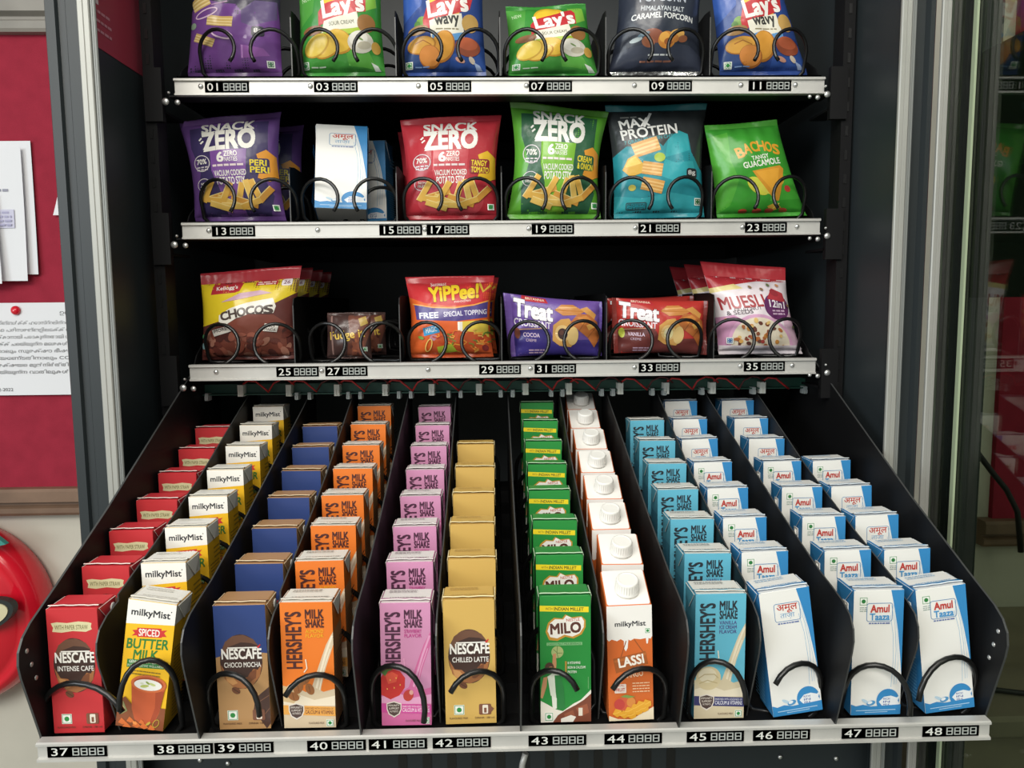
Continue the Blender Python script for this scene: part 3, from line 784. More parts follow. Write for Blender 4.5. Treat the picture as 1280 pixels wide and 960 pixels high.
def art_onion():
    A = Art(100, 130); A.r(0, 0, 100, 130, '#2c2440')
    A.p([(0, 60), (10, 48), (24, 46), (40, 50), (56, 52), (62, 60), (76, 46), (98, 44), (100, 70), (100, 130), (0, 130)], '#6a3a86')
    A.p([(62, 60), (76, 46), (98, 44), (98, 66), (74, 78), (62, 74)], '#5a4678'); A.p([(60, 100), (84, 104), (90, 112), (60, 116)], '#8a4f9c')
    def cr(x, y, w, h, a):
        c, s = math.cos(math.radians(a)), math.sin(math.radians(a)); R = lambda u, v: (x + u * c - v * s, y + u * s + v * c)
        A.p([R(-w, -h), R(w, -h), R(w, h), R(-w, h)], '#c9a860')
        for k in (-0.6, 0.0, 0.55): A.p([R(-w, h * k), R(w, h * k), R(w, h * (k + 0.25)), R(-w, h * (k + 0.25))], '#e2cc92')
    cr(14, 48, 11, 8, -24); cr(38, 72, 15, 6, 8); cr(20, 94, 12, 5, 22)
    A.o(22, 62, 14, 5, 1.6, '#d9b8d4', -22); A.o(40, 88, 13, 5.5, 2, '#dcc0d8', 18); A.l([(28, 52), (46, 48)], 1.2, '#b58ab4')
    A.e(6, 76, 4, 4, '#8aa08a')
    A.rr(72, 78, 86, 90, 3, '#1f1c2c'); A.t('8g', 75, 80, 84, 87, '#d8d8d4', 0.03, -5); A.veg(86, 118, 8, '#4a7a5a')
    return A

def art_zero(main, dark, hi, badge, btxt, sub, shape):
    A = Art(100, 112); A.r(0, 0, 100, 112, main)
    if shape: A.p([(10, 6), (90, 4), (92, 46), (88, 74), (94, 90), (86, 112), (14, 112), (10, 86), (16, 60), (8, 30)], dark)
    A.p([(30, 36), (70, 36), (68, 62), (62, 84), (60, 112), (40, 112), (36, 80), (30, 60)], hi)
    if not shape: A.e(50, 96, 36, 22, hi)
    A.t('SNACK', 23, 2, 77, 13, '#dcdad2', 0.045)
    A.t('ZERO', 23, 13, 78, 35, '#efece4', 0.07, -1)
    for a, b in (((19, 22), (22, 19)), ((20, 26), (23.5, 23))): A.l([a, b], 1.8, '#efece4')
    A.t('6', 38, 39, 45, 50, '#f0ede6', 0.05); A.t('ZERO', 46, 38, 60, 44, '#f0ede6', 0.03); A.t('NASTIES', 46, 45, 60, 50, '#f0ede6', 0.01); A.lines(32, 53, 68, 1, 3, 2.4, '#e8d8d8', 3)
    A.t('VACUUM COOKED', 33, 60, 68, 66.5, '#f0ede6', 0.03, -1); A.t('POTATO STIX', 35, 68, 66, 76, '#f0ede6', 0.04, -1)
    A.o(19, 50, 10, 10, 1, '#d8d0d4'); A.t('70%', 13, 45, 25, 51, '#efece4', 0.03); A.lines(12, 54, 26, 2, 3, 1.5, '#d8d0d4', 4)
    A.o(19, 76, 9, 8, 0.8, '#d8d0d4'); A.t('NON', 15, 73, 23, 76, '#efece4', 0.02); A.t('FRIED', 14, 77, 24, 80, '#efece4', 0.02)
    A.p([(80, 43), (90, 38), (99, 46), (100, 70), (92, 74), (80, 70), (84, 56)], badge)
    A.rr(71, 48, 93, 65, 3, dark if shape else '#8a1526'); A.t(btxt[0], 73, 49.5, 90, 56, '#ecd428', 0.04, 3); A.t(btxt[1], 73, 57.5, 92, 64, '#ecd428', 0.04, 3)
    rn = random.Random(7)
    for x, y, L, a in ((40, 92, 20, -15), (58, 90, 18, -72), (60, 98, 22, 20), (46, 98, 20, 25), (34, 96, 18, 8), (28, 88, 20, -60), (66, 88, 18, -100), (72, 88, 19, 72), (80, 92, 16, -45), (52, 102, 24, 4), (66, 100, 18, -20), (38, 102, 18, 20), (46, 88, 16, -60)):
        x = 54 + (x - 54) * 1.22; y = 90 + (y - 93) * 1.25; L *= 1.35
        c, s = math.cos(math.radians(a)), math.sin(math.radians(a)); h = 3.2
        A.p([(x - L / 2 * c + h * s, y - L / 2 * s - h * c), (x + L / 2 * c + h * s, y + L / 2 * s - h * c), (x + L / 2 * c - h * s, y + L / 2 * s + h * c), (x - L / 2 * c - h * s, y - L / 2 * s + h * c)], rn.choice(['#e2b04a', '#d99a3a', '#e8bf5e']))
        A.l([(x - L / 2 * c + h * s, y - L / 2 * s - h * c), (x + L / 2 * c + h * s, y + L / 2 * s - h * c)], 0.9, '#f2d98c')
    A.veg(90, 100, 7)
    return A

def art_popcorn():
    A = Art(100, 130); A.r(0, 0, 100, 130, '#1b2436')
    A.t('GOURMET', 22, 22, 78, 34, '#b9bfc8', 0.02); A.t('POPCORN', 22, 38, 78, 50, '#b9bfc8', 0.02)
    A.t('HIMALAYAN SALT', 24, 56, 76, 62, '#c9ced4', 0.02, 2, arc=-0.5); A.t('CARAMEL POPCORN', 14, 64, 88, 71, '#e2e4e4', 0.03, 2, arc=2.5)
    A.p([(0, 112), (18, 104), (50, 100), (84, 102), (100, 114), (100, 130), (0, 130)], '#2c3346')
    A.e(42, 92, 12, 8, '#8a4a30', 20); A.e(36, 99, 8, 6, '#9a5a3a', 30); A.e(57, 97, 10, 10, '#c9822f'); A.e(54, 94, 6, 6, '#e3a648'); A.e(59, 99, 5, 4, '#9a5520'); A.e(69, 90, 9, 6, '#d9a552', -15); A.e(76, 95, 6, 4, '#a3603c', -20); A.e(66, 95, 5, 5, '#c07a30')
    A.e(22, 96, 7, 3, '#b4c0c2', -15); A.e(30, 90, 7, 2.5, '#5f7a8a', -20)
    A.lines(38, 113, 64, 1, 3, 1.8, '#cfd3d4', 3); A.lines(30, 120, 64, 1, 3, 2, '#8a5a48', 5)
    return A

def art_bachos():
    A = Art(100, 105); A.r(0, 0, 100, 105, '#2f9420')
    A.p([(0, 10), (26, 6), (20, 40), (26, 66), (14, 96), (0, 105)], '#4aa62c'); A.p([(66, 50), (96, 66), (100, 90), (60, 92)], '#3da52a')
    for i, ch in enumerate('BACHOS'): A.t(ch, 29 + 10 * i, 20 + 0.9 * (i - 2.8) ** 2, 38 + 10 * i, 32 + 0.9 * (i - 2.8) ** 2, '#d99a1f', 0.05, -10 + 4 * i)
    A.t('TANGY', 46, 37, 70, 42, '#e8ebdc', 0.03, -8); A.t('GUACAMOLE', 34, 43, 84, 50, '#e8ebdc', 0.04, -6)
    A.e(48, 74, 14, 9, '#c9c83a', 40); A.e(72, 68, 12, 8, '#c3a62c', -30); A.e(60, 78, 12, 6, '#cfc94a', 20)
    A.p([(44, 56), (82, 50), (86, 54), (70, 92), (65, 92)], '#d08f1e'); A.p([(48, 57), (80, 53), (67, 84)], '#df9f2a')
    A.e(84, 78, 4, 4, '#c23a2c'); A.p([(56, 98), (66, 94), (72, 100), (60, 104)], '#c9a02f'); A.l([(62, 101), (70, 95)], 1, '#e2c95a')
    for x in (28, 44, 58, 74): A.e(x, 103, 5, 2.6, '#b8452a')
    return A

def art_chocos():
    A = Art(100, 92); A.r(0, 0, 100, 92, '#5a231c')
    A.p([(0, 0), (100, 0), (100, 17), (78, 30), (50, 32), (26, 46), (0, 54)], '#e0c512')
    A.p([(14, 0), (46, 0), (43, 11), (38, 13), (12, 14)], '#b01f2c'); A.t("Kellogg's", 18, 4, 40, 10, '#f0e6e0', 0.03, -3)
    A.rr(58, 0, 80, 6, 1, '#b01f2c'); A.lines(60, 2, 78, 2, 2.2, 1.2, '#f0d8d0', 3); A.rr(84, 0, 94, 8, 2, '#efe6ea'); A.t('26', 86, 2, 92, 6, '#7a3a5a', 0.03)
    A.p([(24, 24), (44, 14), (64, 12), (76, 16), (62, 18), (40, 22)], '#c9a0b4')
    A.p([(22, 48), (22, 40), (34, 32), (52, 26), (78, 22), (82, 32), (80, 40), (60, 40), (42, 44), (30, 52)], '#eeeae0')
    for i, ch in enumerate('CHOCOS'): A.t(ch, 24 + 9.3 * i, 36 - 2.6 * i + 0.3 * i * i, 32.5 + 9.3 * i, 46 - 2.4 * i + 0.25 * i * i, '#4a3a34', 0.06, -14 + 2 * i)
    A.p([(36, 48), (54, 40), (80, 42), (92, 52), (94, 92), (20, 92), (24, 60)], '#7a3a2a')
    rn = random.Random(11)
    for k in range(46):
        x, y = rn.uniform(2, 98), rn.uniform(62, 92); a = rn.uniform(0, 180)
        A.p(A.el(x, y, rn.uniform(5, 8), rn.uniform(2.5, 4.5), a, 10), rn.choice(['#6a2c20', '#84402e', '#9a5542', '#4f1f18', '#a8705c']))
    A.p([(14, 58), (34, 53), (37, 60), (17, 66)], '#e8e2da'); A.t('MORE', 17, 56, 32, 60, '#4a3a34', 0.02, -14)
    A.p([(72, 52), (86, 54), (84, 63), (70, 61)], '#e8e2da'); A.t('NO', 74, 54, 82, 57, '#4a3a34', 0.02, 8); A.t('MAIDA', 72, 58, 83, 61, '#4a3a34', 0.02, 8)
    A.e(4, 66, 3, 3, '#5aa06a'); A.e(4, 78, 3, 4, '#8ab0b4')
    return A

def art_fudge():
    A = Art(100, 105); A.r(0, 0, 100, 105, '#3f241f')
    A.p([(50, 0), (100, 0), (100, 40), (80, 105), (46, 105), (56, 50)], '#6e3c2c'); A.p([(62, 50), (86, 40), (84, 100), (58, 100)], '#8a4c36')
    rn = random.Random(4)
    for k in range(14): A.p(A.el(rn.uniform(55, 90), rn.uniform(50, 98), 5, 3, rn.uniform(0, 180), 9), rn.choice(['#a8603f', '#7d4330', '#5d2f24']))
    A.t('Fudge it', 10, 38, 88, 64, '#e6c04a', 0.03, -6); A.p([(74, 8), (90, 2), (96, 20), (80, 28)], '#b99a4a'); A.veg(82, 80, 11)
    A.p([(10, 2), (14, 2), (18, 100), (14, 100)], '#8a6a62')
    return A

def art_yippee():
    A = Art(100, 92); A.r(0, 0, 100, 92, '#e0601c')
    A.p([(0, 0), (100, 0), (100, 22), (80, 28), (50, 30), (20, 26), (0, 18)], '#c8242b')
    A.p([(74, -2), (100, -2), (100, 14), (76, 8)], '#b81f28'); A.l([(84, 0), (90, 12), (98, 4)], 3, '#d9b03a')
    A.t('YiPPee!', 26, 4, 84, 22, '#ecc81e', 0.06, -5, edge='#8a1f1c', ew=0.05); A.t('Sunfeast', 28, -1, 46, 4, '#f0e0d8', 0.02, -4); A.t('noodles', 56, 22, 76, 25, '#f0d0c8', 0.01, -5)
    A.p([(6, 28), (30, 32), (56, 33), (80, 30), (97, 25), (97, 45), (60, 49), (8, 47)], '#4e3d84'); A.l([(4, 27), (30, 31.5), (56, 32.5), (80, 29), (98, 24)], 1.4, '#f0a84a')
    A.t('FREE', 12, 38, 36, 45, '#f0eef4', 0.05, -2); A.t('SPECIAL TOPPING', 43, 36, 96, 42, '#e4e0ee', 0.03, -3)
    A.p([(16, 58), (34, 53), (38, 63), (18, 68)], '#2f9ad0'); A.t('MAGIC', 20, 57, 34, 63, '#e8f2f6', 0.03, -12); A.e(30, 70, 5, 4, '#c58a9a')
    A.p([(60, 50), (98, 48), (98, 72), (60, 70)], '#e0c548'); A.r(60, 50, 66, 66, '#e6e2d6')
    rn = random.Random(9)
    A.e(66, 84, 40, 22, '#c8501c')
    for k in range(42):
        x, y = rn.uniform(36, 98), rn.uniform(62, 90); a = rn.uniform(0, 6.28); L = rn.uniform(4, 9)
        A.l([(x, y), (x + L * math.cos(a), y + L * math.sin(a) * 0.6), (x + L * 1.6 * math.cos(a + 0.6), y + L * 1.4 * math.sin(a + 0.6) * 0.6)], 1.5, rn.choice(['#f0a03a', '#e07a2a', '#c8401c', '#f2b85a', '#6f8a2f']))
    A.e(14, 70, 4, 2, '#7a9a2f', 20); A.p([(34, 82), (52, 78), (58, 88), (36, 92)], '#a9b52c'); A.o(24, 80, 4, 9, 1.3, '#f0d06a', 15); A.e(92, 84, 4, 4, '#7a1f1c')
    return A

def art_treat(top, low, txt, cream):
    A = Art(150, 90); A.r(0, 0, 150, 90, top)
    A.p([(0, 50), (60, 46), (70, 66), (150, 62), (150, 90), (0, 90)], low); A.l([(0, 51), (58, 47)], 1.4, '#d9a07a')
    A.p([(18, 0), (58, 2), (62, 9), (16, 8)], '#b8222e'); A.t('BRITANNIA', 24, 2.5, 56, 6, '#f0d8c0', 0.02, 2)
    A.t('Treat', 4, 9, 68, 33, '#f1eef0', 0.07, 5, edge='#3a2a4a' if cream == '#3a1f1c' else '#6a1420', ew=0.05)
    A.t('CROISSANT', 2, 36, 64, 46, '#efe8f0', 0.03, 4); A.t(txt, 16, 55, 44, 61, '#e0c8dc', 0.03, 2); A.t('CREME', 20, 64, 38, 68, '#d0b4c8', 0.01, 2); A.lines(24, 80, 54, 2, 4, 2, '#c0a0b8', 2)
    A.e(6, 56, 5, 8, '#c9d04a' if cream != '#3a1f1c' else '#7a3f2c')
    A.p([(72, 18), (84, 9), (104, 8), (124, 18), (112, 24), (86, 26)], '#c5803a'); A.p([(116, 14), (128, 10), (144, 22), (140, 30)], '#cf9246'); A.l([(80, 14), (110, 12)], 2, '#dda660')
    A.p([(66, 66), (68, 42), (82, 32), (96, 30), (106, 44), (110, 62), (98, 76), (78, 74)], '#cf9a4e'); A.e(84, 54, 13, 13, '#e0bd7c'); A.e(84, 55, 8.5, 9, cream); A.e(82, 53, 4, 4, '#f0e8c8' if cream != '#3a1f1c' else '#5a3428')
    A.e(102, 58, 9, 15, '#e3c07a', 12)
    A.p([(98, 36), (112, 22), (130, 22), (146, 34), (150, 60), (140, 76), (128, 60), (114, 50)], '#b8682a'); A.p([(110, 28), (126, 24), (134, 30), (120, 40)], '#cf8436'); A.p([(126, 40), (140, 34), (142, 42), (130, 48)], '#e0a850'); A.l([(112, 50), (124, 34)], 1.2, '#8a4a1c'); A.l([(128, 60), (142, 44)], 1.2, '#8a4a1c')
    return A

def art_muesli():
    A = Art(100, 92); A.r(0, 0, 100, 92, '#e6dbe0')
    A.p([(0, 0), (100, 0), (100, 3), (60, 4), (30, 10), (0, 16)], '#b3202c'); A.p([(0, 16), (30, 9), (40, 14), (16, 18), (0, 22)], '#e2cf8a')
    A.p([(0, 52), (20, 48), (40, 60), (30, 92), (0, 92)], '#c98fb4'); A.p([(84, 46), (100, 44), (100, 92), (80, 92)], '#d9b4c8')
    A.t('MUESLI', 6, 24, 62, 39, '#a3242e', 0.04, -7); A.t('FRUIT NUT', 22, 38, 56, 42, '#4a3a44', 0.02, -7); A.t('& SEEDS', 12, 42, 44, 47, '#4a3a44', 0.03, -7)
    A.e(78, 36, 18, 17, '#5e1f5a', n=28); A.p([(66, 26), (76, 12), (90, 18), (92, 30)], '#b3323c'); A.t('12in1', 68, 28, 90, 37, '#efe8ee', 0.04, 5); A.lines(70, 40, 88, 2, 4, 2.2, '#c9a8c4', 3); A.e(78, 18, 6, 4, '#9a2a34', 30)
    A.e(50, 84, 40, 38, '#d7a3c4', n=36); A.e(50, 84, 36, 34, '#e8dcc4', n=36)
    rn = random.Random(21)
    for k in range(70):
        a = rn.uniform(0, 6.28); r = rn.uniform(0, 1) ** 0.5 * 32
        A.p(A.el(50 + r * math.cos(a), 84 + r * 0.95 * math.sin(a), rn.uniform(2, 4), rn.uniform(1.5, 3), rn.uniform(0, 180), 8), rn.choice(['#c98a3a', '#d9a655', '#8a4a2a', '#6a3a2c', '#e0bb72', '#b8682f', '#a83a34']))
    for x, y in ((48, 12), (62, 14), (72, 8), (84, 8), (94, 34), (96, 62), (10, 54)): A.e(x, y, 2.4, 1.6, rn.choice(['#8a6a4a', '#6f7a4a', '#c98a5a']), 30)
    A.veg(8, 76, 8, '#3a6aa0'); A.r(0, 86, 100, 92, '#e0d6dc')
    return A

# ================================================================== the room
def structure(name, bm, m):
    o = finish(name, bm, m); o['kind'] = 'structure'; return o
bm = bmesh.new(); box(bm, -3.2, 3.4, -3.2, 1.9, -0.06, 0.0); structure('floor', bm, M_FLOOR)
bm = bmesh.new(); box(bm, -3.2, 3.4, 1.705, 1.85, 0.0, 2.9); structure('wall_back', bm, M_WALL)

# red notice boards on the back wall
def notice_board(x0, x1, z0, z1, label):
    r = empty('notice_board', (0.5 * (x0 + x1), 1.70, z0 + ZC), label, 'notice board')
    bm = bmesh.new(); box(bm, x0, x1, 1.690, 1.7045, z0, z1); lift(bm); finish('felt_panel', bm, M_FELT, r, rel=Vector(r.location))
    for nm, a, b, mt in (('bottom_rail', z0 - 0.060, z0, M_WOOD), ('top_rail', z1, z1 + 0.075, M_GREYWOOD)):
        bm = bmesh.new(); h = b - a
        prism(bm, [(1.7045, a), (1.672, a), (1.668, a + 0.006), (1.668, a + h * 0.28), (1.680, a + h * 0.36), (1.680, a + h * 0.44), (1.664, a + h * 0.52), (1.664, b - 0.006), (1.668, b), (1.7045, b)], x0 - 0.03, x1 + 0.03, 'x')
        lift(bm); finish(nm, bm, mt, r, rel=Vector(r.location))
    return r
nb_left = notice_board(-2.0, -0.52, -0.392, 0.566, 'red felt notice board with papers, left of the black vending machine')
nb_right = notice_board(1.14, 2.6, -0.50, 0.80, 'dark red notice board seen through the glass door on the right')

def sheet(name, x0, x1, z0, z1, y, label, cat, art=None, curl=0.006, skew=0.0, seed=1):
    """paper hanging on the board with a slight curl; art is printed on the front"""
    org = Vector(((x0 + x1) / 2, y, z0 + ZC))
    bm = bmesh.new(); il = bm.faces.layers.int.new('ink')
    def P(u, v, k=0.0):                     # v from the top
        return Vector((x0 + (x1 - x0) * u + skew * v, y - curl * (v ** 2) - curl * 0.5 * u * u - 0.00008 * k, z1 - (z1 - z0) * v + ZC))
    for th in (0.0, 0.0004):
        V = [[bm.verts.new(P(i / 8, j / 8) + Vector((0, th, 0))) for i in range(9)] for j in range(9)]
        for j in range(8):
            for i in range(8):
                f = bm.faces.new((V[j][i], V[j + 1][i], V[j + 1][i + 1], V[j][i + 1])); f[il] = ink('#e9e9ec')
    if art: art.into(bm, lambda a, b, k: P(a, b, k + 3), cuts=(8, 8))
    o = finish(name, bm, M_PAPER, rel=org)
    return tag(o, label, cat)
A = Art(100, 130); A.lines(20, 22, 60, 1, 3, 2, '#b9b9c2', 2); A.lines(30, 40, 88, 1, 4, 2.4, '#9a9aa8', 3); A.lines(40, 46, 80, 2, 4, 2, '#a8a8b4', 4); A.r(20, 60, 92, 78, '#cfcde0'); A.lines(24, 62, 90, 4, 4, 2, '#aeabc8', 5)
sheet('paper_sheet', -1.20, -0.966, 0.072, 0.350, 1.686, 'white paper sheet at the back of the pinned bundle, its right edge showing', 'paper', None, 0.005)
sheet('paper_sheet', -1.24, -0.982, 0.058, 0.335, 1.678, 'printed white paper sheet in the middle of the pinned bundle on the red board', 'paper', A, 0.008)
sheet('paper_sheet', -1.28, -1.038, 0.052, 0.240, 1.668, 'blank white paper at the front of the pinned bundle, curling at its lower corner', 'paper', None, 0.012, 0.012)
A = Art(160, 100)
A.t('ഉത്തരവ്', 98, 8, 130, 14, '#4a4a4e', 0.0)
ML = ['നിങ്ങൾക്ക് ഹോസ്റ്റലിന്റെ താഴെ പറയുന്ന', 'കളുടെ പരിസരങ്ങളിലേക്ക് വരുന്ന എല്ലാ', 'നോക്കാനായി പോകുന്നതായി ശ്രദ്ധയിൽ പെട്ട', 'ലോക്ക് ചെയ്യുന്ന മേശകൾ ഹോസ്റ്റലിൽ',
      'തിനാലും സുരക്ഷാ ഭീഷണികൾ ഉള്ള', 'തടയേണ്ടതിനാലും CCTV ക്യാമറ', 'സുരക്ഷയെ മുൻനിർത്തി വിദ്യാർത്ഥി', 'ചെയ്യുന്ന വാതിലുകൾ പൂട്ടിയിടാൻ']
for i, q in enumerate(ML): A.t(q, 22 if i else 34, 19 + 7.6 * i, 146, 24.5 + 7.6 * i, '#4a4a4e', 0.0)
A.t('ഹോസ്റ്റൽ', 108, 84, 134, 89, '#4a4a4e', 0.0); A.t('10-02-2022', 22, 92, 46, 95.5, '#5a5a5e', 0.0)
sheet('notice_sheet', -1.135, -0.80, -0.187, 0.012, 1.684, 'white notice with eight typed lines pinned low on the red board', 'notice', A, 0.003)
sheet('paper_scrap', -0.916, -0.86, 0.196, 0.242, 1.684, 'small white paper scrap half hidden behind the black machine frame', 'paper', None, 0.003, -0.012)
def pin(p, label):
    bm = bmesh.new(); lathe(bm, [(0.010, 0.0), (0.0095, -0.004), (0.006, -0.008), (0.002, -0.0095)], (0, 0, 0), 'y', 16)
    o = finish('push_pin', bm, M_REDGLOSS); o.location = p
    tag(o, label, 'push pin')
pin(at(20, 388, 1.682), 'round red push pin holding the top of the typed notice')

# red fruit-shaped ornament low on the wall at the left
c = at(-74, 776, 1.62)
orn = empty('wall_ornament', c, 'large glossy red fruit-shaped ornament with a teal leaf on the cream wall', 'ornament')
bm = bmesh.new()
prof = [(0.196, 0.080), (0.206, 0.070), (0.209, 0.045), (0.203, 0.015), (0.190, 0.0), (0.182, -0.004), (0.176, 0.004), (0.165, -0.006), (0.12, -0.030), (0.06, -0.042), (0.008, -0.045)]
lathe(bm, prof, (0, 0, 0), 'y', 56); finish('fruit_body', bm, M_REDGLOSS, orn)
bm = bmesh.new()
A0 = [(-0.06, 0.18), (-0.01, 0.205), (0.06, 0.212), (0.125, 0.205), (0.163, 0.172), (0.13, 0.165), (0.07, 0.160), (0.0, 0.155)]
prism(bm, [(x, z) for x, z in A0], -0.020, -0.008, 'y'); finish('leaf', bm, M_TEAL, orn)
bm = bmesh.new(); B0 = [(0.122 + 0.062 * math.cos(t), 0.026 + 0.034 * math.sin(t) + 0.25 * 0.062 * math.cos(t)) for t in [2 * math.pi * i / 28 for i in range(28)]]
prism(bm, B0, -0.046, -0.028, 'y', 0)
B1 = [(0.122 + 0.052 * math.cos(t), 0.026 + 0.026 * math.sin(t) + 0.25 * 0.052 * math.cos(t)) for t in [2 * math.pi * i / 28 for i in range(28)]]
finish('oval_badge', bm, M_DARKVINYL, orn)
bm = bmesh.new(); prism(bm, B1, -0.0485, -0.045, 'y'); finish('badge_face', bm, M_CREAMBADGE, orn)

# low stone ledge and cables beyond the glass door
lg = empty('stone_ledge', (1.5, 1.45, 0.0), 'low beige stone ledge by the wall behind the glass door', 'ledge')
bm = bmesh.new(); box(bm, 0.80, 2.4, 1.25, 1.70, 0.0005, 0.60)
finish('ledge_body', bm, M_BEIGE, lg, rel=Vector(lg.location))
bm = bmesh.new(); prism(bm, [(1.23, 0.60), (1.70, 0.60), (1.70, 0.635), (1.235, 0.635), (1.228, 0.628)], 0.79, 2.4, 'x')
finish('ledge_top', bm, M_BEIGE, lg, rel=Vector(lg.location))
bm = bmesh.new()
tube(bm, [at(px, py, 1.55 - 0.002 * i) for i, (px, py) in enumerate(((1205, 540), (1222, 566), (1240, 590), (1258, 612), (1272, 640), (1276, 690)))], 0.006, 8)
tag(finish('power_cable', bm, M_CABLE), 'dark cable running down the beige wall beyond the glass door', 'cable')
bm = bmesh.new()
pts = [(0.86, 1.33, 0.641), (0.95, 1.30, 0.641), (1.03, 1.29, 0.641), (1.10, 1.31, 0.641), (1.18, 1.37, 0.641), (1.30, 1.42, 0.641), (1.5, 1.5, 0.641)]
tube(bm, pts, 0.005, 8)
tag(finish('power_cable', bm, M_CABLE), 'black cable lying across the top of the beige stone ledge', 'cable')

# ================================================================== the vending machine
VM = empty('vending_machine', (0.01, 1.2, 0.0), 'black vending machine with three snack shelves and a pulled-out carton tray', 'vending machine')
O = Vector(VM.location)
def part(name, bm, m, parent=None, smooth=False):
    return finish(name, bm, m, parent or VM, smooth, rel=O if parent is None else world_loc(parent))
ZT, ZB = 0.78, -1.30
bm = bmesh.new(); box(bm, -0.476, -0.444, 0.90, 1.52, ZB + ZC, ZT + ZC); left_side = part('side_panel', bm, M_BLACK)
bm = bmesh.new(); box(bm, 0.467, 0.500, 0.90, 1.52, ZB + ZC, ZT + ZC); part('side_panel', bm, M_BLACK)
bm = bmesh.new(); box(bm, -0.444, 0.467, 1.47, 1.52, ZB + ZC, ZT + ZC); part('back_panel', bm, M_BLACK)
bm = bmesh.new(); box(bm, -0.476, 0.500, 0.90, 1.52, ZT + ZC, ZT + ZC + 0.05); part('top_panel', bm, M_BLACK)
bm = bmesh.new(); box(bm, -0.476, 0.500, 0.90, 1.52, 0.03, ZB + ZC); part('base_panel', bm, M_BLACK)
# front posts: folded sheet profile with a raised inner lip
bm = bmesh.new(); prism(bm, [(-0.4775, 0.90), (-0.4775, 0.876), (-0.476, 0.874), (-0.466, 0.874), (-0.464, 0.878), (-0.4565, 0.878), (-0.454, 0.874), (-0.428, 0.874), (-0.428, 0.878), (-0.444, 0.880), (-0.444, 0.90)], 0.03, ZT + ZC + 0.05, 'z'); part('frame_post', bm, M_FRAME)
bm = bmesh.new(); prism(bm, [(0.468, 0.90), (0.468, 0.880), (0.456, 0.878), (0.456, 0.8735), (0.474, 0.8735), (0.476, 0.880), (0.486, 0.880), (0.489, 0.874), (0.494, 0.874), (0.498, 0.880), (0.500, 0.90)], 0.03, ZT + ZC + 0.05, 'z'); part('frame_post', bm, M_FRAME)
def strip(x0, x1, y0, y1, m, nm='trim_strip'):
    bm = bmesh.new(); w = x1 - x0
    prism(bm, [(x0, y1), (x0, y0 + 0.001), (x0 + 0.001, y0), (x0 + w * 0.45, y0), (x0 + w * 0.5, y0 + 0.0008), (x0 + w * 0.55, y0), (x1 - 0.001, y0), (x1, y0 + 0.001), (x1, y1)], 0.03, ZT + ZC + 0.05, 'z')
    return part(nm, bm, m)
strip(-0.440, -0.4270, 0.869, 0.874, M_STRIP); strip(-0.4270, -0.4215, 0.871, 0.8735, M_STRIP2, 'gasket_strip')
strip(0.4545, 0.4660, 0.869, 0.873, M_STRIP); strip(0.4660, 0.472, 0.871, 0.8735, M_STRIP2, 'gasket_strip')
strip(0.4995, 0.5100, 0.869, 0.873, M_STRIP); strip(0.5100, 0.5140, 0.871, 0.8735, M_STRIP2, 'gasket_strip')
# red sticker on the inner left side
A = Art(100, 150); A.r(0, 0, 100, 150, '#a52a42')
A.l([(20, 70), (96, 78)], 1.6, '#d9a0ac'); A.l([(30, 82), (88, 86)], 1.2, '#c98a98'); A.t('SCAN', 6, 98, 26, 108, '#e6cdd2', 0.02); A.r(12, 112, 20, 118, '#e6cdd2'); A.lines(4, 122, 40, 3, 7, 2, '#c98a98', 3); A.r(70, 20, 74, 60, '#c58090')
A.t('TO PAY', 10, 40, 60, 56, '#d9a0ac', 0.03)
bm = bmesh.new(); il = bm.faces.layers.int.new('ink')
for f in [bm.faces.new([bm.verts.new(p) for p in q]) for q in ([(-0.4435, 0.918 - 0.02, 0.294 + ZC), (-0.4435, 1.034, 0.294 + ZC), (-0.4435, 1.034, 0.52 + ZC), (-0.4435, 0.918 - 0.02, 0.52 + ZC)],)]: f[il] = ink('#a52a42')
A.into(bm, lambda x, y, k: (-0.4434 + 0.00003 * k, 0.898 + 0.136 * x, 0.52 - 0.226 * y + ZC))
st = part('sticker', bm, M_LABEL, left_side); st['label'] = 'red sticker with pale text'
# kick panel with its slots
bm = bmesh.new(); box(bm, -0.444, 0.467, 0.905, 0.925, ZB + ZC, -0.46 + ZC); kick = part('kick_panel', bm, M_BLACK)
bm = bmesh.new()
for i in range(12):
    cx = -0.118 + i * 0.0305
    pts = [(cx + 0.0055 * math.cos(a), -0.560 + ZC + 0.0055 * math.sin(a)) for a in [math.pi * k / 8 for k in range(9)]] + [(cx - 0.0055, -0.62 + ZC), (cx + 0.0055, -0.62 + ZC)]
    prism(bm, pts, 0.9042, 0.906, 'y')
part('vent_slot_grille', bm, M_COIL, kick)
for px, py in ((250, 950), (285, 954), (975, 946), (1045, 948)): screw(kick, at(px, py, 0.9045), 0.003)
# uprights carrying the shelves
for x0, x1, xe in ((-0.430, -0.416, -0.406), (0.449, 0.463, 0.438)):
    bm = bmesh.new(); box(bm, x0, x1, 1.000, 1.03, -0.14 + ZC, 0.62 + ZC)
    for k in range(24):
        z = -0.12 + ZC + k * 0.03; box(bm, (x0 + x1) / 2 - 0.002, (x0 + x1) / 2 + 0.002, 0.9990, 1.001, z, z + 0.012, 1)
    part('upright_rail', bm, [M_TRAY, M_COIL])

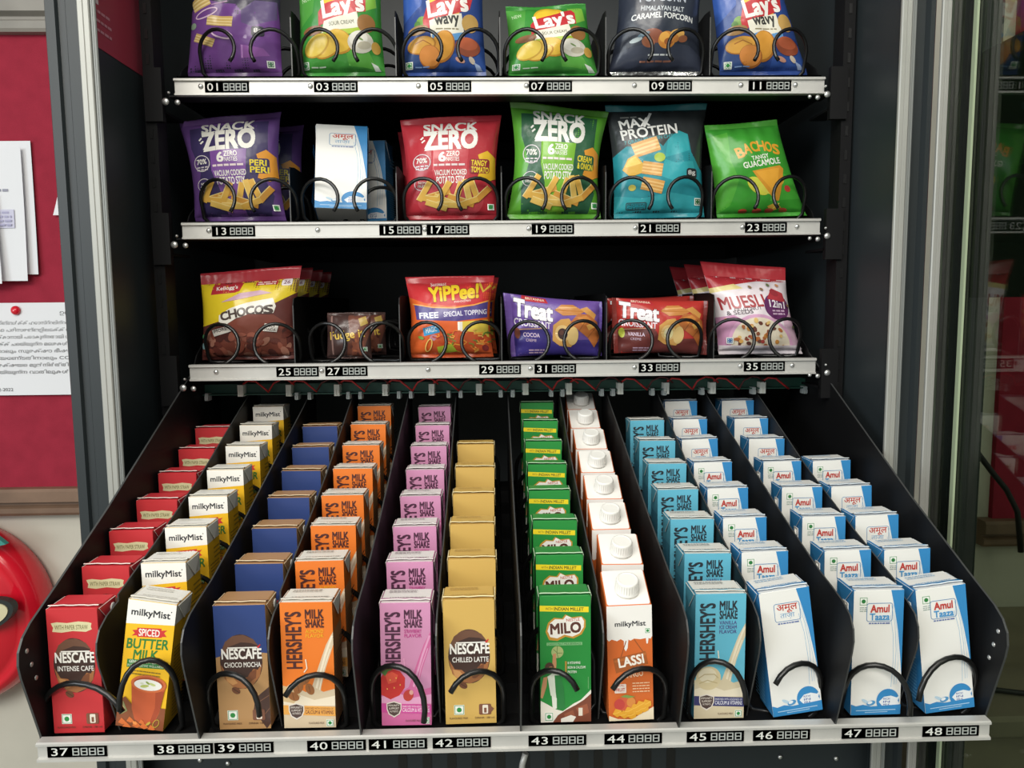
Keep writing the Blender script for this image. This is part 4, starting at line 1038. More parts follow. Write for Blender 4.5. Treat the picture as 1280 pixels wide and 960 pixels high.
def number_label(parent, txt, cx, z0, z1, y, w, tilt=0.0):
    A = Art(100, 26); A.r(0, 0, 100, 26, '#17211f')
    for i, ch in enumerate(txt): A.t(ch, 5 + 16 * i, 4, 19 + 16 * i, 22, '#d4d6d0', 0.008, keep=1.15)
    for i in range(4):
        x = 42 + i * 14
        A.p([(x, 4), (x + 11.5, 4), (x + 11.5, 22), (x, 22)], '#a9aeaa', [(x + 2.2, 6.2), (x + 2.2, 11.8), (x + 9.3, 11.8), (x + 9.3, 6.2)], [(x + 2.2, 14.2), (x + 2.2, 19.8), (x + 9.3, 19.8), (x + 9.3, 14.2)])
    bm = bmesh.new(); il = bm.faces.layers.int.new('ink')
    h = z1 - z0
    P = lambda x, y_, k: (cx - w / 2 + w * x, y - 0.0005 - 0.00003 * k + tilt * y_, z1 - h * y_ + ZC)
    fr = [bm.verts.new(P(a, b, 0)) for a, b in ((0, 0), (0, 1), (1, 1), (1, 0))]; bk = [bm.verts.new(Vector(v.co) + Vector((0, 0.0005, 0))) for v in fr]
    for q in (fr, bk[::-1]) + tuple((fr[i], bk[i], bk[(i + 1) % 4], fr[(i + 1) % 4]) for i in range(4)):
        f = bm.faces.new(q); f[il] = ink('#17211f')
    A.into(bm, P)
    return finish('price_label', bm, M_LABEL, parent, rel=world_loc(parent))

def coil(parent, cx, cz, y0, R, pitch, turns, sgn, slope=0.0, start=-40, r=0.0023, fpitch=None, Rz=None, end=None):
    Rz = Rz or R; ex = 0.0
    if end:                                  # where the cut front end of the wire stands
        start = round(math.degrees(math.asin(max(-0.5, min(0.9, (end.z - ZC - cz) / Rz)))) / 15 - 0.5) * 15 + 7.5
        ex = end.x - (cx + sgn * R * math.cos(math.radians(start)))
    pts = []; n = int((turns * 360 + 90 - start) / 15)
    for i in range(n + 1):
        a = start + 15 * i; y = y0 + (fpitch or pitch) * (a - 90) / 360 if a < 90 else y0 + pitch * (a - 90) / 360
        t = math.radians(a)
        c_, s_ = math.cos(t), math.sin(t)
        if a > 180 and s_ < 0:               # flattened underneath, where the goods stand on the wire
            q = (abs(c_) ** 14 + abs(s_) ** 14) ** (-1 / 14.0); c_, s_ = c_ * q, s_ * q
        k_ = max(0.0, 1 - (a - start) / (175 - start))
        pts.append((cx + sgn * R * c_ + ex * k_, y, cz + slope * (y - y0) + Rz * s_ + ZC))
    bm = bmesh.new(); tube(bm, pts, r, 8)
    return finish('spiral_coil', bm, M_COIL, parent, rel=world_loc(parent))

# ------------------------------------------------------------------ the three shelves
SHELF = [
    dict(z=(0.262, 0.2825), pz=(0.2655, 0.2785), nums=(('01', 284), ('03', 420), ('05', 562), ('07', 688), ('09', 838), ('11', 962)), scr=(251, 388, 523, 658, 793, 926, 994), div=(365, 495, 625, 757, 887), py=109, lane=0.085, by=97),
    dict(z=(0.0855, 0.106), pz=(0.0885, 0.1015), nums=(('13', 292), ('15', 501), ('17', 560), ('19', 691), ('21', 824), ('23', 957)), scr=(261, 397, 531, 661, 794, 928, 996), div=(363, 496, 627, 757, 889), py=286, lane=0.075, by=275),
    dict(z=(-0.0955, -0.0745), pz=(-0.0915, -0.0785), nums=(('25', 372), ('27', 433), ('29', 625), ('31', 694), ('33', 824), ('35', 955)), scr=(270, 402, 535, 663, 793, 925, 990), div=(368, 500, 627, 758, 892), py=460, lane=0.090, by=447),
]
FL = []
for si, s in enumerate(SHELF):
    fz = at(565, s['by'], 1.058).z - ZC - 0.0045; FL.append(fz)
    z0, z1 = s['z']; X0, X1 = -0.402, 0.436
    bm = bmesh.new()                         # pan: floor with a folded-down rear lip, front lip behind the rail and side walls
    box(bm, X0, X1, 1.034, 1.44, fz - 0.003 + ZC, fz + ZC); box(bm, X0, X1, 1.006, 1.036, z0 + ZC, z0 + 0.002 + ZC)
    box(bm, X0, X1, 1.034, 1.036, z0 + ZC, fz + ZC); box(bm, X0, X1, 1.437, 1.44, fz - 0.03 + ZC, fz + 0.03 + ZC)
    for xx in (X0, X1 - 0.0015):
        prism(bm, [(1.034, fz - 0.03 + ZC), (1.44, fz - 0.03 + ZC), (1.44, fz + 0.03 + ZC), (1.08, fz + 0.03 + ZC), (1.05, fz + 0.012 + ZC), (1.034, fz - 0.01 + ZC)], xx, xx + 0.0015, 'x')
    pan = part('shelf', bm, M_TRAY)
    bm = bmesh.new()                         # price rail
    h = z1 - z0
    prism(bm, [(1.006, z1 + ZC), (0.9975, z1 + ZC), (0.996, z1 - 0.001 + ZC), (0.996, z1 - 0.0032 + ZC), (0.9995, z1 - 0.0042 + ZC), (0.9995, z0 + 0.0028 + ZC), (0.997, z0 + 0.002 + ZC), (0.997, z0 + ZC), (1.006, z0 + ZC)], -0.3915, 0.4255, 'x')
    rail = part('price_rail', bm, M_ALU, pan)
    for tx, px in s['nums']:
        number_label(pan, tx, at(px, s['py'], 1.0).x, s['pz'][0], s['pz'][1], 0.9993, 0.0545)
    for px in s['scr']:
        p = at(px, s['py'], 0.9993); p.z = (s['pz'][0] + s['pz'][1]) / 2 + ZC + 0.001
        screw(pan, p, 0.0032)
    for px in s['div']:
        x = at(px, s['by'] - 20, 1.035).x; H = s['lane']; s.setdefault('dx', []).append(x)
        bm = bmesh.new()
        fs = prism(bm, [(1.034, fz + ZC), (1.43, fz + ZC), (1.43, fz + H + ZC), (1.06, fz + H + ZC), (1.038, fz + H - 0.003 + ZC), (1.034, fz + H - 0.012 + ZC)], x - 0.0007, x + 0.0007, 'x')
        fs[5].material_index = 1
        part('lane_divider', bm, [M_TRAY, M_EDGE], pan)
    lanes = [at(a, s['by'], 1.02).x for a in (306, 434, 563, 692, 824, 955)]
    if si == 2: lanes = [at(a, 420, 1.01).x for a in (306, 440, 567, 696, 826, 954)]
    for lx in lanes:
        for sg in (1, -1):
            coil(pan, lx - sg * 0.0362, fz + 0.0280, 1.0225, 0.0262, 0.075, 5.0, sg, start=-38 if si != 2 else -75, fpitch=0.030, r=0.0024)
    for xx, sx in ((-0.416, -1), (0.444, 1)):      # end brackets
        bm = bmesh.new(); box(bm, xx - 0.012, xx + 0.010, 0.995, 1.003, z0 - 0.032 + ZC, z1 + 0.012 + ZC); box(bm, xx - 0.012, xx + 0.010, 1.0, 1.06, z0 - 0.02 + ZC, z0 - 0.017 + ZC)
        br = part('end_bracket', bm, M_TRAY, pan)
    pyb = {0: 127, 1: 306, 2: 485}[si]; pyr = {0: 118, 1: 295, 2: 466}[si]
    for p, r in (((207 + 11 * si, pyb), 0.0045), ((222 + 10 * si, pyb + 1), 0.0035), ((211 + 10 * si, pyb - 11), 0.0018), ((1034, pyr), 0.0042), ((1022, pyr + 4), 0.0032), ((1012, pyr + 3), 0.0025), ((1032, pyr - 10), 0.0018)):
        screw(pan, at(p[0], p[1], 0.9945), r)

# ------------------------------------------------------------------ the pulled-out carton tray
BZ, RISE, Y0, PITCH = -0.381, 0.0172, 0.665, 0.060
SL = RISE / PITCH
def base(k): return BZ + RISE * k
XL, XR = -0.402, 0.444
bm = bmesh.new()
top = [(0.648, BZ - 0.005)]
for k in range(8):
    ye = 0.656 + PITCH * (k + 1)
    if k: top.append((0.656 + PITCH * k, base(k) - 0.005))
    top.append((ye, base(k) - 0.005))
prof = [(y, z + ZC) for y, z in top] + [(1.136, base(7) - 0.012 + ZC), (0.648, BZ - 0.016 + ZC)]
prism(bm, prof, XL, XR, 'x')
TRAY = part('carton_tray', bm, M_TRAY)
def plate(name, x, pts, parent, th=0.0014):
    bm = bmesh.new(); pr = [(y, z + ZC) for y, z in pts]
    fs = prism(bm, pr, x - th / 2, x + th / 2, 'x')
    for f in fs[:len(pr)]: f.material_index = 1
    return part(name, bm, [M_TRAY, M_EDGE], parent)
sidep = [(1.135, -0.040), (0.977, -0.117), (0.793, -0.208), (0.690, -0.254), (0.650, -0.271), (0.638, -0.279), (0.631, -0.289), (0.6295, -0.300), (0.632, -0.312), (0.653, -0.376), (0.655, -0.396), (1.135, -0.275)]
for x in (XL - 0.0012, XR + 0.0012):
    sp = plate('tray_side', x, sidep, TRAY, 0.002)
    sx = -1 if x < 0 else 1
    for yy, zz in ((0.6415, -0.292), (0.6465, -0.3065), (0.6515, -0.321)):
        bm = bmesh.new(); lathe(bm, [(0.0022, 0), (0.0022, -sx * 0.0005), (0.0014, -sx * 0.0009)], (x - sx * 0.001, yy, zz + ZC), 'x', 10)
        part('slot_disc', bm, M_SCREW, sp)  # bright disc added in place of a slot with the wall showing through
divp = [(1.128, -0.113), (1.053, -0.139), (0.900, -0.186), (0.778, -0.225), (0.690, -0.250), (0.660, -0.256), (0.638, -0.261), (0.624, -0.268), (0.618, -0.277), (0.6165, -0.287), (0.619, -0.299), (0.642, -0.370), (0.648, -0.386), (1.128, -0.254)]
MAIN = [-0.261, -0.120, 0.021, 0.162, 0.303]; MIDS = [-0.3465, -0.1985, -0.0525, 0.0945, 0.2340, 0.3760]
for x in MAIN: plate('lane_divider', x, divp, TRAY)
for x in MIDS: plate('lane_divider', x, [(y + 0.03 if y < 0.68 else y, z - 0.012 if -0.3 < z < -0.15 else z) for y, z in divp], TRAY)
bm = bmesh.new()
prism(bm, [(0.653, -0.3765 + ZC), (0.6445, -0.3770 + ZC), (0.643, -0.3780 + ZC), (0.643, -0.3800 + ZC), (0.6455, -0.3808 + ZC), (0.6455, -0.3915 + ZC), (0.643, -0.3922 + ZC), (0.643, -0.3945 + ZC), (0.650, -0.3945 + ZC), (0.653, -0.386 + ZC)], XL, XR, 'x')
part('price_rail', bm, M_ALU, TRAY)
for tx, px, py in (('37', 95, 940), ('38', 228, 937), ('39', 304, 935), ('40', 420, 931), ('41', 497, 929), ('42', 577, 927), ('43', 697, 926), ('44', 792, 924), ('45', 895, 921), ('46', 978, 919), ('47', 1089, 917), ('48', 1190, 915)):
    number_label(TRAY, tx, at(px, py, 0.643).x, -0.3912, -0.3812, 0.6453, 0.0515)
EDG = [XL, MIDS[0], MAIN[0], MIDS[1], MAIN[1], MIDS[2], MAIN[2], MIDS[3], MAIN[3], MIDS[4], MAIN[4], MIDS[5], XR]
for i in range(12):
    cx = (-0.3755, -0.3185, -0.2290, -0.1690, -0.0822, -0.0235, 0.0630, 0.1240, 0.2072, 0.2665, 0.3505, 0.4115)[i]; R = 0.0298 if i in (5, 8, 10) else 0.0312; Rz = (0.0340, 0.0440, 0.0370, 0.0355, 0.0390, 0.0355, 0.0352, 0.0352, 0.0380, 0.0360, 0.0345, 0.0375)[i]
    sg = 1 if i % 2 == 0 else -1
    coil(TRAY, cx, BZ - 0.0150 + Rz, Y0 - 0.0125, R, PITCH, 7.4, sg, SL, Rz=Rz, fpitch=0.040, r=0.0026,
         end=at(*((153, 885), (150, 882), (325, 890), (356, 873), (530, 897), (563, 868), (722, 859), (766, 858), (932, 880), (970, 860), (1135, 885), (1147, 876))[i], 0.645))
bm = bmesh.new(); tube(bm, [at(657, 941, 0.80), at(653, 955, 0.80), at(650, 985, 0.80), at(648, 1040, 0.80)], 0.0035, 10)
rod = part('stay_rod', bm, M_ALU, TRAY)
# motor board behind the tray
bm = bmesh.new(); box(bm, -0.43, 0.46, 1.076, 1.0785, -0.122 + ZC, -0.108 + ZC); box(bm, -0.43, 0.46, 1.066, 1.0785, -0.1225 + ZC, -0.121 + ZC)
PCB = part('motor_board', bm, M_PCB)
def conn(px, py, w, h, m, y=1.070):
    p = at(px, py, y); bm = bmesh.new()
    prism(bm, [(p.x - w / 2, y), (p.x - w / 2 + 0.001, y - 0.006), (p.x + w / 2 - 0.001, y - 0.006), (p.x + w / 2, y), (p.x + w / 2, y + 0.006), (p.x - w / 2, y + 0.006)], p.z - h / 2, p.z + h / 2, 'z')
    box(bm, p.x - w * 0.34, p.x - w * 0.08, y - 0.0072, y - 0.005, p.z - h * 0.4, p.z + h * 0.1); box(bm, p.x + w * 0.08, p.x + w * 0.34, y - 0.0072, y - 0.005, p.z - h * 0.4, p.z + h * 0.1)
    part('connector', bm, m, PCB)
    return p
up = (302, 362, 422, 482, 540, 599, 657, 711, 775, 832, 890, 952); yb = 491
for i, px in enumerate(up):
    y_ = yb - 3 - i * 0.35
    conn(px, y_, 0.0095, 0.016, M_CONN)
    nx = px + 32
    pts = [at(px + 2, y_ - 8, 1.065), at(px + 8, y_ - 12, 1.063), at(px + 18, y_ - 11, 1.061), at(nx - 4, y_ - 3, 1.061), at(nx + 2, y_ + 2, 1.064)]
    bm = bmesh.new(); tube(bm, pts, 0.0014, 6); part('wire', bm, M_WIRE, PCB)
    if i < 11:
        pts = [at(px + 34, y_ + 1, 1.064), at(px + 40, y_ - 9, 1.061), at(px + 50, y_ - 14, 1.061), at(px + 58, y_ - 13, 1.062), at(px + 66, y_ - 7, 1.064)]
        bm = bmesh.new(); tube(bm, pts, 0.0012, 6); part('wire', bm, M_DARKWIRE if i % 3 else M_WIRE, PCB)
for px in (260, 372, 388, 436, 451, 499, 514, 561, 576, 626, 641, 689, 703, 752, 766, 815, 830, 877, 941, 1005):
    conn(px, 496 - (px - 260) * 0.012, 0.0065, 0.010, M_CONN2)

# ------------------------------------------------------------------ glass door, open towards the viewer on the right
bm = bmesh.new()
box(bm, 0.5165, 0.540, 0.826, 0.885, 0.06, ZT + ZC + 0.03); box(bm, 0.5165, 0.540, -0.06, -0.005, 0.06, ZT + ZC + 0.03)
box(bm, 0.5165, 0.540, -0.005, 0.826, ZT + ZC - 0.03, ZT + ZC + 0.03); box(bm, 0.5165, 0.540, -0.005, 0.826, 0.06, 0.14)
box(bm, 0.5125, 0.5165, 0.842, 0.850, 0.06, ZT + ZC + 0.03)
DOOR = part('glass_door', bm, M_FRAME)
bm = bmesh.new(); box(bm, 0.5105, 0.5125, -0.05, 0.878, 0.08, ZT + ZC + 0.02); part('glass_pane', bm, M_GLASS, DOOR)
bm = bmesh.new(); box(bm, 0.5075, 0.5100, 0.8205, 0.8265, 0.08, ZT + ZC + 0.02); part('edge_strip', bm, M_GREEN_EDGE, DOOR)
bm = bmesh.new(); box(bm, 0.5175, 0.5200, 0.0, 0.8255, 0.002 + ZC, 0.258 + ZC); vp = part('vinyl_panel', bm, M_DARKVINYL, DOOR)

# ================================================================== cartons in the tray
W0, D0, H0 = 0.046, 0.0345, 0.1165
HOME = []
def proto(*a, **k):
    p = proto_carton(*a, **k); return p
red = '#c4262d'
P37 = proto('red', 0.0445, D0, 0.1155, art_coffee(red, 'INTENSE CAFE'), red, red, red, '#cf2a35', '#e9d8d0', 'hole')
P38 = proto('yellow', 0.0425, D0, 0.1185, art_butter(), '#efb90f', side_text('#efb90f', '#8a6a18', '#ece8de', 40, 2), top_text('#efece4', '#c9c4b8', 2), '#efece4', '#e0dccf')
P39 = proto('mocha', W0, D0, 0.1160, art_coffee('#b58a58', 'CHOCO MOCHA', '#1f3a78'), '#b58a58', '#b58a58', '#b3875a', '#b3875a', '#d9c3a0', 'hole')
P40 = proto('orange', 0.0465, D0, 0.1175, art_shake('#e8781a', '#4a1a14', '#f0b41c', '#d8c3a3', '#efe0c6', 'almond', ['ALMOND', 'FLAVOR'], '#e8a54a', '#6a2a1c', 'almond'), '#e8781a', side_text('#c88f5c', '#7a4428', '#e8781a', 60, 4), top_text('#ece7dd', '#8a857a', 3), '#ece7dd', '#d8d2c6')
P41 = proto('pink', 0.0450, D0, 0.1150, art_shake('#d38fb6', '#4a1a3a', '#c23a8c', '#d36aa0', '#e6a3c8', 'x', ['STRAWBERRY', 'FLAVOR'], '#d0489a', '#f4dcea', 'strawberry'), '#d38fb6', side_text('#d38fb6', '#3a2430', '#d38fb6', 90, 5), top_text('#e9e4e0', '#857a7c', 4), '#d38fb6', '#e9e4e0')
P42 = proto('latte', W0, D0, 0.1165, art_coffee('#d3ac58', 'CHILLED LATTE'), '#cfa650', '#cfa650', top_text('#d3ac58', '#b8924a', 5), '#d3ac58', '#f0dfae')
P43 = proto('malt', W0, 0.0295, 0.1190, art_milo(), '#14792f', '#14792f', '#1c8c3a', '#1c8c3a', '#bcd9b4')
P44 = proto('lassi', 0.0410, 0.037, 0.1085, art_lassi(), side_text('#d2651e', '#f0d9b8', '#d2651e', 20, 6), '#d2651e', '#f1eee8', '#f1eee8', '#f1eee8', 'cap')
P45 = proto('vanilla', W0, D0, 0.1180, art_shake('#5fb6d0', '#1a2630', '#4a3a80', '#d6c8a8', '#eadfc6', 'x', ['VANILLA', 'ICE CREAM', 'FLAVOR'], '#2f2f6a', '#e4e4ee', 'vanilla'), side_text('#4f9fbc', '#8fbccc', '#5fb6d0', 60, 7), '#4f9fbc', top_text('#e9e6de', '#857f78', 6), '#5fb6d0', '#e9e6de')
MB = '#2b87c4'
ms = side_text(MB, '#6fb0d8', None, 40, 8)
P46e = proto('milk', W0, D0, 0.1185, art_milk(False), ms, MB, top_text('#e9e8e4', '#6fa3cc', 7), MB, '#dfe6ea', 'straw_left')
P46h = proto('milk', W0, D0, 0.1185, art_milk(True), ms, MB, top_text('#e9e8e4', '#6fa3cc', 8), MB, '#dfe6ea')

ORD = ['front', 'second', 'third', 'fourth', 'fifth', 'sixth', 'seventh', 'eighth']
used = set()
rnd = random.Random(5)
def put(protoo, name, label, cat, group, x, k, lean=0.0, yaw=0.0, y=None):
    if protoo.name in used: o = copy_tree(protoo)
    else: o = protoo; used.add(o.name); used.add(name)
    PN[id(protoo)] = protoo
    o.name = name
    used.add(o.name)
    W = 0.046
    y = Y0 + PITCH * k if y is None else y
    o.rotation_euler = (0, math.radians(lean), math.radians(yaw))
    o.location = (x, y, base(k) + ZC + W / 2 * math.sin(abs(math.radians(lean))) * 0.9 + 0.0002)
    tag(o, label, cat, group)
    return o
PN = {}; placed = {}
def column(protos, name, what, where, cat, group, xs, n, leans=None, Wd=0.046):
    """protos: one proto or a list per row; xs(k) = left edge of the carton's front"""
    for k in range(n):
        pr = protos[k] if isinstance(protos, list) else protos
        if id(pr) in placed: o = copy_tree(pr)
        else: o = pr; placed[id(pr)] = 1
        o.name = name
        ln = (leans(k) if leans else rnd.uniform(-0.6, 0.6)); yw = rnd.uniform(-0.5, 0.5)
        rl = math.radians(ln)
        w = what[k] if isinstance(what, list) else what
        pos = ('at the front of ' if k == 0 else '%s from the front in ' % ORD[k] if k < n - 1 else 'last in ')
        o.rotation_euler = (0, rl, math.radians(yw))
        o.location = (xs(k) + Wd / 2, Y0 + PITCH * k + rnd.uniform(-0.0003, 0.0003), base(k) + ZC + Wd / 2 * abs(math.sin(rl)) + 0.0006)
        tag(o, '%s, %s%s' % (w, pos, where), cat, group)
column(P37, 'coffee_carton', 'red iced coffee carton', 'the leftmost column', 'carton', 'red coffee cartons', lambda k: -0.398 + 0.0004 * (k % 2), 7, None, 0.0445)
column(P38, 'buttermilk_carton', 'yellow and white buttermilk carton', 'the column beside the red cartons', 'carton', 'yellow buttermilk cartons', lambda k: -0.3435 if k == 0 else -0.3405 + 0.001 * (k % 2), 8, lambda k: 9.0 if k == 0 else rnd.uniform(-0.5, 1.0), 0.0425)
column(P39, 'coffee_carton', 'tan coffee carton with blue upper half', 'its column', 'carton', 'tan and blue coffee cartons', lambda k: -0.2505 - 0.0007 * k, 7)
column(P40, 'milkshake_carton', 'orange milkshake carton', 'its column', 'carton', 'orange milkshake cartons', lambda k: -0.1925 + 0.0002 * (k % 3), 8, None, 0.0465)
column(P41, 'milkshake_carton', 'pink milkshake carton', 'its column', 'carton', 'pink milkshake cartons', lambda k: -0.1045 - 0.0004 * (k % 3), 8, None, 0.0450)
column(P42, 'coffee_carton', 'mustard yellow latte carton', 'the column beside the pink cartons', 'carton', 'mustard latte cartons', lambda k: -0.0465 + 0.0006 * (k % 2), 6)
column(P43, 'malt_drink_carton', 'green malt drink carton with yellow band', 'its column', 'carton', 'green malt drink cartons', lambda k: 0.0400, 8)
column(P44, 'lassi_carton', 'orange lassi carton with white screw cap', 'its column', 'carton', 'orange lassi cartons', lambda k: 0.1025 + 0.0004 * k, 8, lambda k: -1.5 if k == 0 else rnd.uniform(-0.6, 0.6), 0.0410)
column(P45, 'milkshake_carton', 'light blue milkshake carton', 'its column', 'carton', 'light blue milkshake cartons', lambda k: 0.1805 if k == 0 else 0.184 + 0.0004 * k, 7)
en, hi = 'blue-white milk carton with Latin lettering', 'blue-white milk carton with Hindi lettering'
def mix(s): return [P46h if c == 'h' else P46e for c in s], [hi if c == 'h' else en for c in s]
pr, wh = mix('heeeehhh')
column(pr, 'milk_carton', wh, 'the column beside light-blue cartons', 'carton', 'milk cartons beside the light blue column', lambda k: (0.2540, 0.2445, 0.2440, 0.244, 0.2440, 0.246, 0.246, 0.248)[k], 8, lambda k: (-8.0, -1.5, -1.5, -1.5, -1.5, -2.5, -1.0, -1.0)[k])
pr, wh = mix('eeeeehhh')
column(pr, 'milk_carton', wh, 'the second column from right', 'carton', 'milk cartons in the second column from the right', lambda k: 0.3262 + 0.0005 * k, 8, lambda k: rnd.uniform(-1.5, 0.3))
pr, wh = mix('eehhe')
column(pr, 'milk_carton', wh, 'the rightmost column', 'carton', 'milk cartons in the rightmost column', lambda k: (0.3960, 0.3870, 0.3865, 0.3865, 0.389)[k], 5, lambda k: (-7.0, -2.0, -2.0, -2.0, -1.5)[k])

# ================================================================== snack packets on the shelves
YB = 1.058
G1, G2, G3 = 'packets on the top shelf', 'packets on the middle shelf', 'packets on the lowest snack shelf'
f1, f2, f3 = FL
LN = [[(a, b) for a, b in zip([-0.400] + s_['dx'], s_['dx'] + [0.434])] for s_ in SHELF]
def behind(o, dx, dy, label, dz=0.0, rz=0.0, group=None, ry=0.0):
    c = copy_tree(o); c.location = Vector(o.location) + Vector((dx, dy, dz)); c.rotation_euler = (0, math.radians(ry), math.radians(rz)); c['label'] = label
    if group: c['group'] = group
    return c
bag('chip_packet', 'purple packet of onion crackers, leftmost on the top shelf', 'packet', (242, -48), (351, -46), (353, 98), (232, 99), art_onion(), '#5a3474', YB, 0.022, 0.03, seed=2, group=G1, floorz=f1, lane=LN[0][0])
bag('chip_packet', 'green packet of potato chips, second from the left on the top shelf', 'packet', (371, -46), (476, -46), (482, 97), (367, 98), art_lays('green').crop(-15, 122), '#2f8a2c', YB, 0.026, 0.05, seed=3, group=G1, floorz=f1, lane=LN[0][1])
bag('chip_packet', 'blue packet of wavy chips standing upright above the 05 price tag', 'packet', (502, -46), (603, -46), (608, 96), (503, 97), art_lays('blue').crop(-15, 122), '#1c3f86', YB, 0.026, 0.04, seed=4, group=G1, floorz=f1, lane=LN[0][2])
bag('chip_packet', 'green packet of chips leaning back above the 07 price tag, its top showing', 'packet', (632, 5), (733, 1), (748, 95), (635, 96), art_lays('green').crop(16, 124), '#2f8a2c', YB, 0.024, 0.05, seed=5, group=G1, floorz=f1, lean=0.012, lane=LN[0][3])
bag('popcorn_packet', 'dark navy packet of caramel popcorn with a silver bottom edge', 'packet', (772, -46), (882, -46), (889, 93), (759, 94), art_popcorn(), '#1b2436', YB, 0.028, 0.12, seed=6, group=G1, floorz=f1, botmat=M_FOIL, lane=LN[0][4])
bag('chip_packet', 'blue packet of wavy chips leaning left at the right end of the top shelf', 'packet', (884, -46), (966, -46), (1010, 91), (900, 93), art_lays('blue').crop(-15, 122), '#1c3f86', YB, 0.024, 0.03, seed=7, group=G1, floorz=f1, lane=LN[0][5])

b = bag('chip_packet', 'purple packet of potato sticks, leftmost on the middle shelf', 'packet', (223, 152), (351, 139), (358, 278), (241, 279), art_zero('#5f3a80', '#33265a', '#7a4a9a', '#e0962a', ('PERI', 'PERI'), '', True), '#5f3a80', YB, 0.026, 0.10, seed=8, group=G2, floorz=f2, topcol='#6a4488', lane=LN[1][0])
behind(b, 0.012, 0.075, 'purple potato stick packet standing behind the leftmost one on the middle shelf', group=G2)
b = bag('chip_packet', 'red packet of potato sticks on the middle shelf', 'packet', (500, 150), (627, 143), (622, 275), (506, 276), art_zero('#b3202f', '#a01c2b', '#c4404a', '#e3b41e', ('TANGY', 'TOMATO'), '', False), '#a81e2c', YB, 0.026, 0.08, seed=9, group=G2, floorz=f2, topcol='#b02634', lane=LN[1][2])
behind(b, -0.012, 0.075, 'red potato stick packet standing behind the other red one', 0, 3, G2)
bag('chip_packet', 'two-tone green packet of potato sticks in the middle of the shelf', 'packet', (637, 126), (761, 140), (752, 275), (633, 276), art_zero('#57a326', '#1d5836', '#78b52a', '#e0962a', ('CREAM', '& ONION'), '', True), '#57a326', YB, 0.026, 0.14, seed=10, group=G2, floorz=f2, topcol='#4f8a2a', lane=LN[1][3])
bag('chip_packet', 'black and turquoise packet of protein chips on the middle shelf', 'packet', (757, 130), (886, 127), (897, 270), (767, 272), art_max('#22282a', '#128a96', '#2aa3ac'), '#1a8c96', YB, 0.026, 0.08, seed=11, group=G2, floorz=f2, topcol='#1a7078', botcol='#128a96', lean=0.01, lane=LN[1][4])
bag('chip_packet', 'bright green packet of guacamole corn chips leaning at the right end', 'packet', (880, 157), (970, 150), (1018, 267), (896, 270), art_bachos(), '#3a9a26', YB, 0.022, 0.05, seed=12, group=G2, floorz=f2, topcol='#46a02c', lane=LN[1][5])

b = bag('cereal_packet', 'red-topped brown packet of chocolate cereal, frontmost at the left end', 'packet', (250, 342), (377, 332), (369, 450), (250, 452), art_chocos(), '#5a231c', YB, 0.024, 0.05, seal=(0.13, 0.04), seed=13, group=G3, floorz=f3, topcol='#b02230', lane=LN[2][0])
for i, w in enumerate(('second', 'third', 'last')): behind(b, -0.002 * (i + 1), 0.075 * (i + 1), '%s chocolate cereal packet back from the front, only its red top corner showing' % w, 0.001, group=G3)
b = bag('brownie_packet', 'small brown packet with yellow lettering on the lowest snack shelf', 'packet', (409, 391), (463, 391), (465, 450), (409, 450), art_fudge(), '#3f241f', YB, 0.014, 0.02, seed=14, group=G3, floorz=f3, wrinkle=0.6, lane=LN[2][1])
behind(b, 0.010, 0.075, 'small brown packet standing behind the one with yellow lettering', group=G3)
b = bag('noodle_packet', 'orange and red packet of instant noodles on the lowest snack shelf', 'packet', (505, 346), (618, 344), (617, 450), (511, 451), art_yippee(), '#c8501c', YB, 0.026, 0.10, seal=(0.08, 0.045), seed=15, group=G3, floorz=f3, topcol='#b8222c', lean=0.012, lane=LN[2][2])
behind(b, 0.006, 0.075, 'orange noodle packet standing behind the front one', 0, -3, G3)
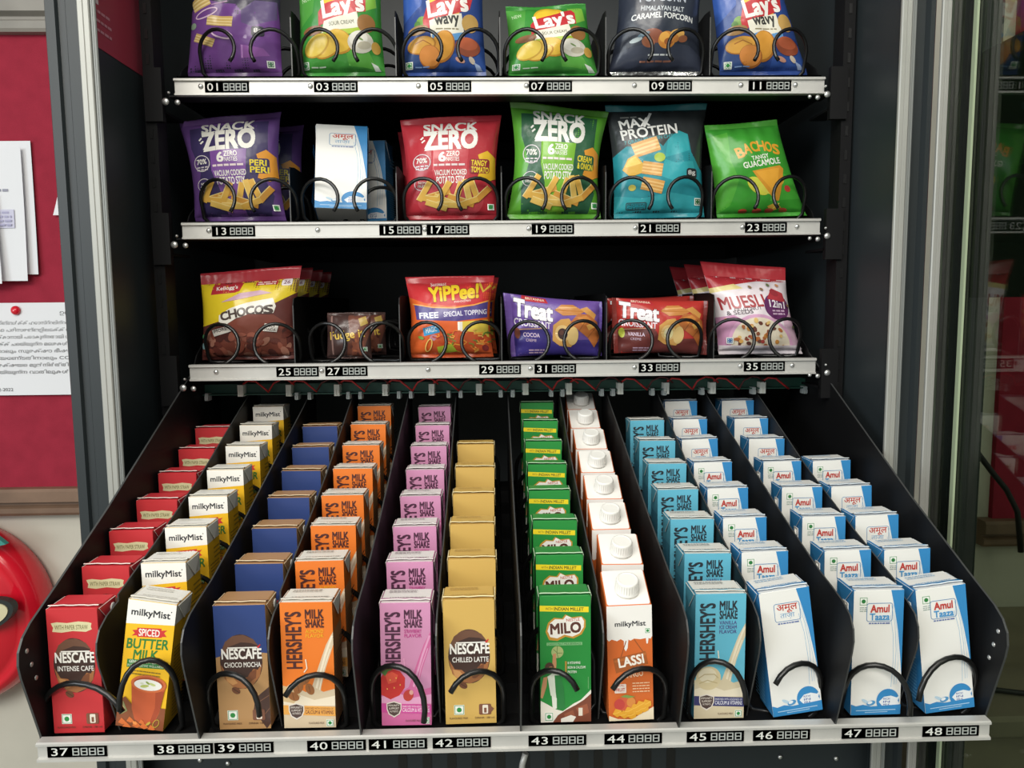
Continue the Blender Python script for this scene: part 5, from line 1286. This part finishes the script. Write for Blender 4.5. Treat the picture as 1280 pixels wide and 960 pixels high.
b = bag('croissant_packet', 'wide purple packet of filled croissants on the lowest snack shelf', 'packet', (626, 366), (761, 377), (753, 443), (636, 444), art_treat('#6a4a9c', '#33247a', 'COCOA', '#3a1f1c'), '#4a3488', YB, 0.018, 0.04, seal=(0.075, 0.03), seed=16, group=G3, floorz=f3, vertical=True, topcol='#6a4a9c', botcol='#5a3f92', lane=LN[2][3])
b = bag('croissant_packet', 'wide red and brown packet of filled croissants, frontmost in its lane', 'packet', (764, 372), (890, 376), (886, 443), (767, 441), art_treat('#b82a22', '#6a2a26', 'VANILLA', '#efe3a8'), '#8a2a24', YB, 0.018, 0.04, seal=(0.05, 0.04), seed=17, group=G3, floorz=f3, vertical=True, topcol='#8a2a22', botcol='#7a2a24', lane=LN[2][4])
for i, w in enumerate(('second', 'third')): behind(b, 0.003, 0.070 * (i + 1), '%s red croissant packet back, its tip showing above the front one' % w, 0.004, 0, G3, ry=-3.5 - i)
b = bag('muesli_packet', 'white and pink muesli packet with a red top at the right end', 'packet', (878, 326), (986, 334), (1006, 440), (898, 441), art_muesli(), '#c9b4c0', YB, 0.024, 0.10, seal=(0.15, 0.05), seed=18, group=G3, floorz=f3, topcol='#b3202c', botcol='#e0d6dc', lean=0.015, lane=LN[2][5])
for i, w in enumerate(('second', 'third')): behind(b, -0.004 * (i + 1), 0.075 * (i + 1), '%s muesli packet back, only its dark red top showing' % w, group=G3)

# milk carton lying back on the middle shelf, another standing behind it
big = proto_carton('milk', 0.067, 0.046, 0.117, art_milk(True), ms, side_text('#2f93cf', '#8cc4e4', None, 40, 9), top_text('#e9e8e4', '#6fa3cc', 9), MB, '#dfe6ea')
big.name = 'milk_carton'
p = at(427, 276, 1.03)
big.location = (p.x - 0.001, 1.032, f2 + ZC + 0.0175); big.rotation_euler = (math.radians(-15), math.radians(1.5), math.radians(7))
tag(big, 'white and blue milk carton standing alone in front on the middle shelf', 'carton', 'milk cartons on the middle shelf')
c = copy_tree(big); c.location = (p.x + 0.014, 1.122, f2 + ZC + 0.005); c.rotation_euler = (math.radians(0), 0, math.radians(-6))
tag(c, 'milk carton standing behind the front one on the middle shelf, its blue side showing', 'carton', 'milk cartons on the middle shelf')
